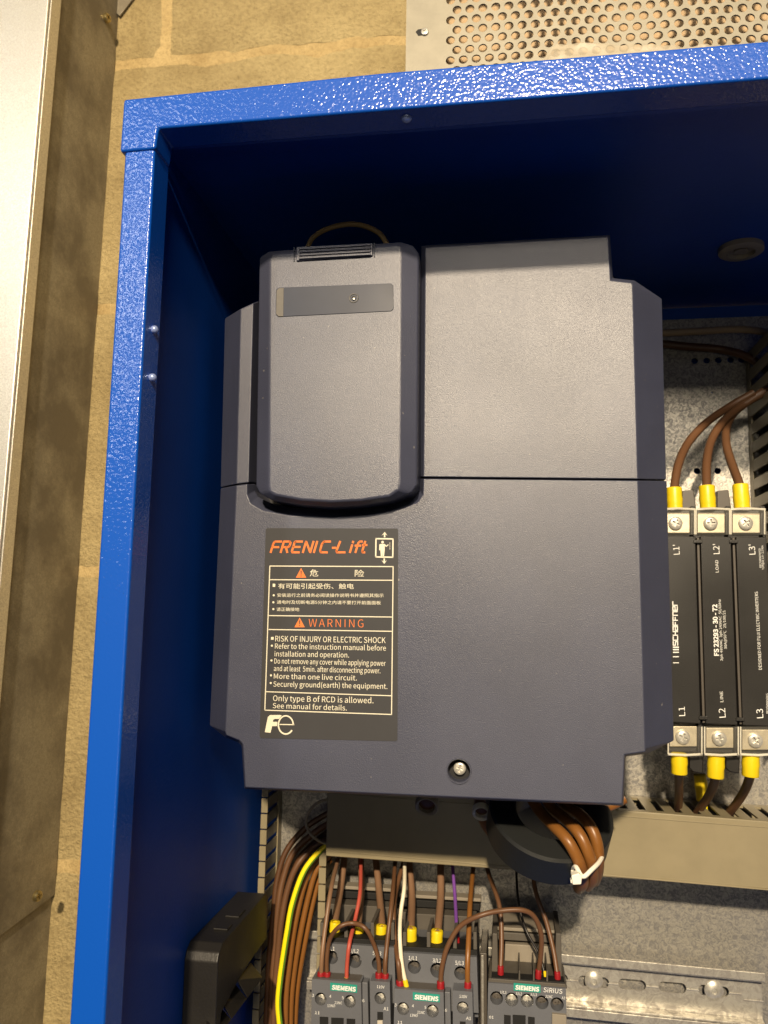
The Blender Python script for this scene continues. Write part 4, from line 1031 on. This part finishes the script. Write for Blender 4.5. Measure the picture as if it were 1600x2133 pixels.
# ---- wires at the contactors
G4 = 'control and power wires at the contactors'
RD = lambda x0,y0,x1,y1,w,D: (x0,y0,x1,y1,D,w,M_RED,'ferrule')
YF = lambda x0,y0,x1,y1,w,D: (x0,y0,x1,y1,D,w,M_YEL,'ferrule')
wire('thick brown wire with the leftmost yellow ferrule at the left contactor', [(717,1775,.56),(716,1800,.555),(708,1860,.54),(697,1925,.512),(695,1950,.507)], 14, M_BROWN2, [YF(698,1920,695,1954,23,.507)], G4)
wire('thick brown wire partly behind the red wire, yellow ferrule', [(752,1775,.56),(752,1800,.555),(753,1860,.545),(747,1925,.516),(746,1955,.507)], 13, M_BROWN2, [YF(747,1926,746,1958,22,.507)], G4)
wire('thick brown wire with yellow ferrule right of the brown arch', [(780,1775,.56),(784,1800,.555),(790,1860,.54),(796,1930,.512),(793,1960,.507)], 14, M_BROWN2, [YF(795,1928,792,1962,22,.507)], G4)
wire('thick brown wire with yellow ferrule just right of the white wire', [(852,1780,.56),(853,1805,.555),(858,1870,.54),(856,1935,.512),(856,1965,.507)], 15, M_BROWN2, [YF(856,1933,855,1968,24,.507)], G4)
wire('thick brown wire with the rightmost yellow ferrule beside the purple wire', [(917,1785,.56),(918,1810,.555),(918,1870,.54),(912,1940,.512),(909,1970,.507)], 15, M_BROWN2, [YF(911,1938,908,1973,24,.507)], G4)
wire('thin red wire dropping to a yellow tip on the left contactor', [(753,1775,.55),(752,1800,.54),(750,1860,.516),(740,1915,.505),(728,1965,.49),(723,2010,.489),(722,2042,.489)], 8, M_REDW, [YF(722,2036,722,2048,9,.489)], G4)
wire('brown wire arching over the left contactor between red ferrules', [(681,2040,.489),(681,1995,.489),(688,1955,.489),(708,1930,.486),(736,1923,.488),(762,1935,.486),(780,1970,.489),(789,2005,.489),(790,2040,.489)], 9, M_BROWN, [RD(682,2025,681,2044,14,.489), RD(789,2026,789,2046,14,.489)], G4)
wire('slim brown wire down the left side beside the duct comb', [(706,1775,.55),(703,1795,.54),(690,1850,.507),(678,1930,.495),(671,1990,.489),(669,2036,.489)], 9, M_BROWN2, [RD(669,2025,668,2044,15,.489)], G4)
wire('slim brown wire down to the left contactor coil terminal', [(824,1780,.55),(823,1800,.54),(817,1870,.507),(808,1950,.495),(803,2000,.489),(802,2040,.489)], 9, M_BROWN, [RD(803,2028,802,2048,14,.489)], G4)
wire('slim brown wire left of the white wire ending in a red ferrule', [(843,1780,.552),(840,1800,.545),(826,1850,.53),(820,1900,.507),(823,1960,.50),(830,2005,.488),(834,2050,.489)], 10, M_BROWN, [RD(833,2042,835,2062,16,.489)], G4)
wire('thin white wire with yellow tip in front of the middle contactor', [(843,1780,.545),(843,1800,.535),(842,1850,.512),(835,1900,.505),(833,1950,.492),(837,2005,.489),(845,2048,.489)], 8, M_WHITEW, [YF(844,2042,848,2060,10,.488)], G4)
wire('thin purple wire ending in a red ferrule', [(941,1785,.558),(943,1808,.55),(948,1870,.535),(951,1930,.512),(952,1965,.507)], 7, M_PURPLE, [RD(952,1952,953,1972,10,.507)], G4)
wire('orange brown wire down to the middle contactor coil terminal', [(986,1795,.555),(985,1815,.545),(979,1885,.512),(976,1960,.495),(974,2010,.489),(974,2056,.489)], 10, M_ORBR, [RD(975,2045,974,2066,14,.489)], G4)
wire('brown wire arching from the middle to the right contactor', [(918,2058,.489),(920,2020,.489),(932,1973,.489),(958,1930,.489),(1000,1907,.487),(1045,1897,.49),(1088,1896,.492),(1113,1910,.495),(1127,1945,.498),(1127,1985,.502),(1121,2030,.506)], 10, M_BROWN, [RD(918,2044,918,2064,15,.489), RD(1122,2020,1121,2038,12,.505)], G4)
wire('slim brown wire down to the right contactor\'s leftmost entry', [(1013,1795,.56),(1018,1820,.54),(1040,1885,.522),(1045,1950,.514),(1043,2020,.507)], 9, M_BROWN, [RD(1043,2012,1043,2030,12,.506)], G4)
wire('thin black wire slanting down to the right contactor', [(1076,1800,.56),(1076,1825,.54),(1081,1885,.522),(1097,1940,.518),(1122,1985,.512),(1135,2030,.507)], 5, M_BLACKW, [(1135,2024,1136,2034,.506,6,M_YEL,'ferrule')], G4)
wire('slim brown wire down to the right contactor\'s rightmost entry', [(1108,1800,.56),(1111,1825,.54),(1118,1865,.527),(1138,1920,.519),(1153,1980,.512),(1161,2030,.507)], 9, M_BROWN, [RD(1161,2024,1162,2042,12,.506)], G4)
# end clamp between contactors
ec = thing('end_clamp', V(1008, 2100, 0.55), 'narrow metallic end clamp on the rail between middle and right contactors', 'clamp')
prism('clamp_body', [(1000,1985),(1014,1986),(1016,2250),(1001,2250)], 0.520, 0.559, M_RIB, ec, bevel=0.0005)
prism('clamp_edge', [(1002,1990),(1008,1990),(1009,2250),(1003,2250)], 0.518, 0.5198, M_RAIL, ec, bevel=0.0004)

# ================================================================== FERRITE RING, its wires and tie
fr_c = V(1143, 1712, 0.462); axis = Vector((0.12, -0.55, 0.80)).normalized()
ring = thing('ferrite_ring', fr_c, 'black ferrite ring hanging under the drive with brown cables wound through it', 'ferrite ring')
Ro, Ri, hh = 0.0325, 0.0185, 0.0095
bm = bmesh.new()
pr = [(Ri,-hh+.001),(Ri+.001,-hh),(Ro-.0015,-hh),(Ro,-hh+.0015),(Ro,hh-.0015),(Ro-.0012,hh),(Ri+.001,hh),(Ri,hh-.001),(Ri,-hh+.001)]
bm_lathe(bm, Vector((0,0,0))+fr_c, axis, pr, 64); bmesh.ops.remove_doubles(bm, verts=bm.verts, dist=1e-6)
finish(bm, 'core', M_FERR, ring, smooth=True)
G5 = 'brown cables through the ferrite ring'
def loopw(label, pts): wire(label, pts, 23, M_ORBR, (), G5, n=14)
loopw('orange brown cable looping over the ferrite ring, left of three', [(1100,1652,.46),(1125,1690,.452),(1155,1722,.440),(1180,1748,.432),(1198,1778,.431),(1210,1808,.434),(1214,1838,.442),(1206,1850,.452)])
loopw('orange brown cable looping over the ferrite ring, middle of three', [(1130,1652,.462),(1152,1685,.454),(1180,1708,.444),(1205,1735,.436),(1222,1768,.434),(1232,1800,.437),(1234,1830,.446),(1224,1845,.456)])
loopw('orange brown cable looping over the ferrite ring, right of three', [(1160,1650,.466),(1180,1680,.458),(1208,1697,.448),(1230,1722,.442),(1243,1755,.440),(1246,1790,.443),(1244,1818,.452),(1238,1835,.462)])
loopw('brown cable passing behind the ferrite ring to the upper right', [(1150,1705,.476),(1200,1692,.470),(1260,1680,.468),(1300,1662,.47)])
loopw('brown cable curving round the left side of the ferrite ring', [(1000,1650,.49),(1002,1690,.49),(1015,1720,.492),(1035,1745,.496),(1060,1765,.50)])
tie = thing('cable_tie', V(1203,1832,.42), 'white nylon cable tie closed round the brown cables at the ferrite ring', 'cable tie')
bm = bmesh.new(); pth = catmull([V(1196,1830,.430),V(1194,1812,.434),V(1200,1806,.4285),V(1214,1826,.424),V(1232,1812,.426),V(1248,1796,.434),V(1254,1782,.446),V(1240,1790,.468),V(1215,1826,.462),V(1196,1836,.445)], 6)
bm_tube(bm, pth, 0.0011, 8, closed=True); finish(bm, 'strap', M_TIE, tie, smooth=True)
prism('tie_head', [(1190,1824),(1206,1819),(1213,1826),(1211,1843),(1193,1844)], 0.4215, 0.428, M_TIE, tie, bevel=0.0006)
prism('tie_tail', [(1188,1833),(1194,1831),(1196,1840),(1189,1841)], 0.423, 0.427, M_TIE, tie, bevel=0.0005)
G6 = 'clear cable grommets under the drive'
for (x, y, r, lb) in ((890,1672,24,'translucent grommet under the middle of the drive\'s lower edge'),(1003,1686,18,'pale grommet under the drive beside the ferrite ring')):
    gr = thing('grommet', V(x, y, .47), lb, 'grommet', G6)
    bm = bmesh.new(); rr = r*PXM(.47)
    bm_lathe(bm, V(x,y,.47), Vector((0,-0.8,-0.45)), [(rr*.7,0),(rr,0),(rr,.003),(rr*.9,.004),(rr*.72,.003),(rr*.7,0)], 32); finish(bm, 'sleeve', M_GREYPL if r==24 else M_TIE, gr, smooth=True)
    bm = bmesh.new(); bm_lathe(bm, V(x,y,.47), Vector((0,-0.8,-0.45)), [(rr*.68,.0005),(rr*.4,.001),(0,.001)], 24); finish(bm, 'bore', M_DKBR, gr, smooth=True)

# ================================================================== PERFORATED RESISTOR BOX on top
DX = 0.470
pb_ = thing('resistor_box', V(1200, 140, DX+0.02), 'beige steel resistor box with perforated front standing above the cabinet', 'resistor box')
o = V(938, 126, DX); px1 = V(965, 124.2, DX); pxx = (px1-o).x
ex_ = Vector((pxx, 0, (V(1570,81,DX)-o).z/(V(1570,81,DX)-o).x*pxx)); 
ez_ = Vector((0,0,1))*( (V(938,84,DX)-o).z/2.0 )
r = 10.2*PXM(DX); bm = bmesh.new(); nS = 16; T = Vector((0,0.0012,0))
NC, NR = 34, 16
def rect_hole(c):
    hx, hz = ex_*0.5, ez_*0.5
    cor = [c-hx-hz, c+hx-hz, c+hx+hz, c-hx+hz]
    per = []
    for k in range(nS):
        a = 2*math.pi*(k+0.0)/nS; dx, dz = math.cos(a), math.sin(a)
        s_ = 1/max(abs(dx), abs(dz)); per.append(c + hx*dx*s_ + hz*dz*s_)
    hol = [c + Vector((r*math.cos(2*math.pi*k/nS), 0, r*math.sin(2*math.pi*k/nS))) for k in range(nS)]
    P = [bm.verts.new(p) for p in per]; Hh = [bm.verts.new(p) for p in hol]; Hb = [bm.verts.new(p+T) for p in hol]
    for k in range(nS):
        j = (k+1)%nS
        bm.faces.new((P[k], P[j], Hh[j], Hh[k])); bm.faces.new((Hh[k], Hh[j], Hb[j], Hb[k]))
def quad(a, b, c, d): bm.faces.new([bm.verts.new(p) for p in (a,b,c,d)])
r0 = -4
for j in range(r0, NR):
    off_ = 0.5 if j % 2 else 0.0
    for i in range(NC): rect_hole(o + ex_*(i+off_) + ez_*j)
    hz = ez_*0.5; rowc = o + ez_*j
    xl = V(846, 60, DX).x
    L0 = rowc + ex_*(off_-0.5); Lx = L0 + ex_*((xl-L0.x)/ex_.x)
    quad(Lx-hz, L0-hz, L0+hz, Lx+hz)
    R0 = rowc + ex_*(NC-0.5+off_); quad(R0-hz, R0+ex_*(2.5-off_)-hz, R0+ex_*(2.5-off_)+hz, R0+hz)
finish(bm, 'perforated_front', M_BEIGE, pb_)
xlb = V(846,60,DX).x; zlow = (o+ez_*(r0-0.5)).z; zhigh = (o+ez_*(NR-0.5)).z
xrb = (o+ex_*(NC+2)).x
bm = bmesh.new(); bm_box(bm, (xlb, Y(DX)+0.0001, zlow), (xlb+0.0012, Y(DX)+0.13, zhigh)); finish(bm, 'box_side', M_BEIGE, pb_)
bm = bmesh.new(); bm_box(bm, (xlb+0.0013, Y(DX)+0.050, zlow), (xrb, Y(DX)+0.0515, zhigh+0.06)); finish(bm, 'back_sheet', M_BEIGEWALL, pb_)
bm = bmesh.new(); bm_box(bm, (xlb+0.0013, Y(DX)+0.0015, zlow-0.0015), (xrb, Y(DX)+0.13, zlow)); finish(bm, 'bottom_sheet', M_BEIGE, pb_)
bm = bmesh.new(); bm_screw(bm, V(885,66,DX-0.0006), Vector((0,-1,0)), 9*PXM(DX), 0.3); finish(bm, 'screw', M_STEEL, pb_, smooth=True)
bm = bmesh.new(); bm_prism(bm, [(866,66),(871,61),(882,60),(882,73),(871,74)], DX-0.0003, DX+0.0005); finish(bm, 'screw_slot', M_HOLE, pb_)
# wound resistor rods
for (zz, rr_) in ((V(1400,118,DX+0.02).z-0.002, 0.008), (V(1400,118,DX+0.02).z-0.030, 0.008)):
    bm = bmesh.new(); x_a = V(985,140,DX+.02).x; c0 = Vector((x_a, Y(DX)+0.020, zz)); n_ = 200; pts = []
    for k in range(n_*8):
        a = k/8*2*math.pi; pts.append(Vector((x_a + k/8*0.00135, c0.y+rr_*math.cos(a), c0.z + ex_.z/ex_.x*(k/8*0.00135) + rr_*math.sin(a))))
    bm_tube(bm, pts, 0.00042, 5); finish(bm, 'resistor_winding', M_STEEL, pb_, smooth=True)
    bm = bmesh.new(); bm_tube(bm, [c0, Vector((x_a+n_*0.00135, c0.y, c0.z+ex_.z/ex_.x*n_*0.00135))], rr_-0.0008, 20); finish(bm, 'resistor_rod', M_DKBR, pb_, smooth=True)

# plastic film on the cabinet roof
bm = bmesh.new(); gx, gz = 40, 12; grid = []
for i in range(gx+1):
    row = []
    for j in range(gz+1):
        fx_ = i/gx; t_ = j/gz
        px = 1130+390*fx_
        hgt = 0
        if fx_ < 0.5: hgt = 28*math.sin(math.pi*min(1, fx_/0.5+0.12))**0.5 if fx_ < 0.44 else 28*math.sin(math.pi*0.12)**0.5
        prof_h = (34*(min(1,fx_/0.07))**0.6*(1-max(0,(fx_-0.2)/0.8))**1.15)
        py0 = 130 - (px-1130)*0.087
        p = V(px, py0 + 26 - (prof_h+26)*t_, 0.345 + 0.010*t_)
        p.y += 0.0025*noise.noise(Vector((fx_*11, t_*5, 2))); p.z += 0.0008*noise.noise(Vector((fx_*14, t_*6, 7)))
        row.append(bm.verts.new(p))
    grid.append(row)
for i in range(gx):
    for j in range(gz): bm.faces.new((grid[i][j], grid[i+1][j], grid[i+1][j+1], grid[i][j+1]))
film = finish(bm, 'plastic_film', M_FILM, None, smooth=True, origin=V(1250,115,0.35))
tag(film, 'crumpled translucent plastic film lying along the top edge of the cabinet', 'film')

for o_ in list(bpy.data.objects):
    if o_.type == 'MESH' and len(o_.data.polygons) == 0: bpy.data.objects.remove(o_)
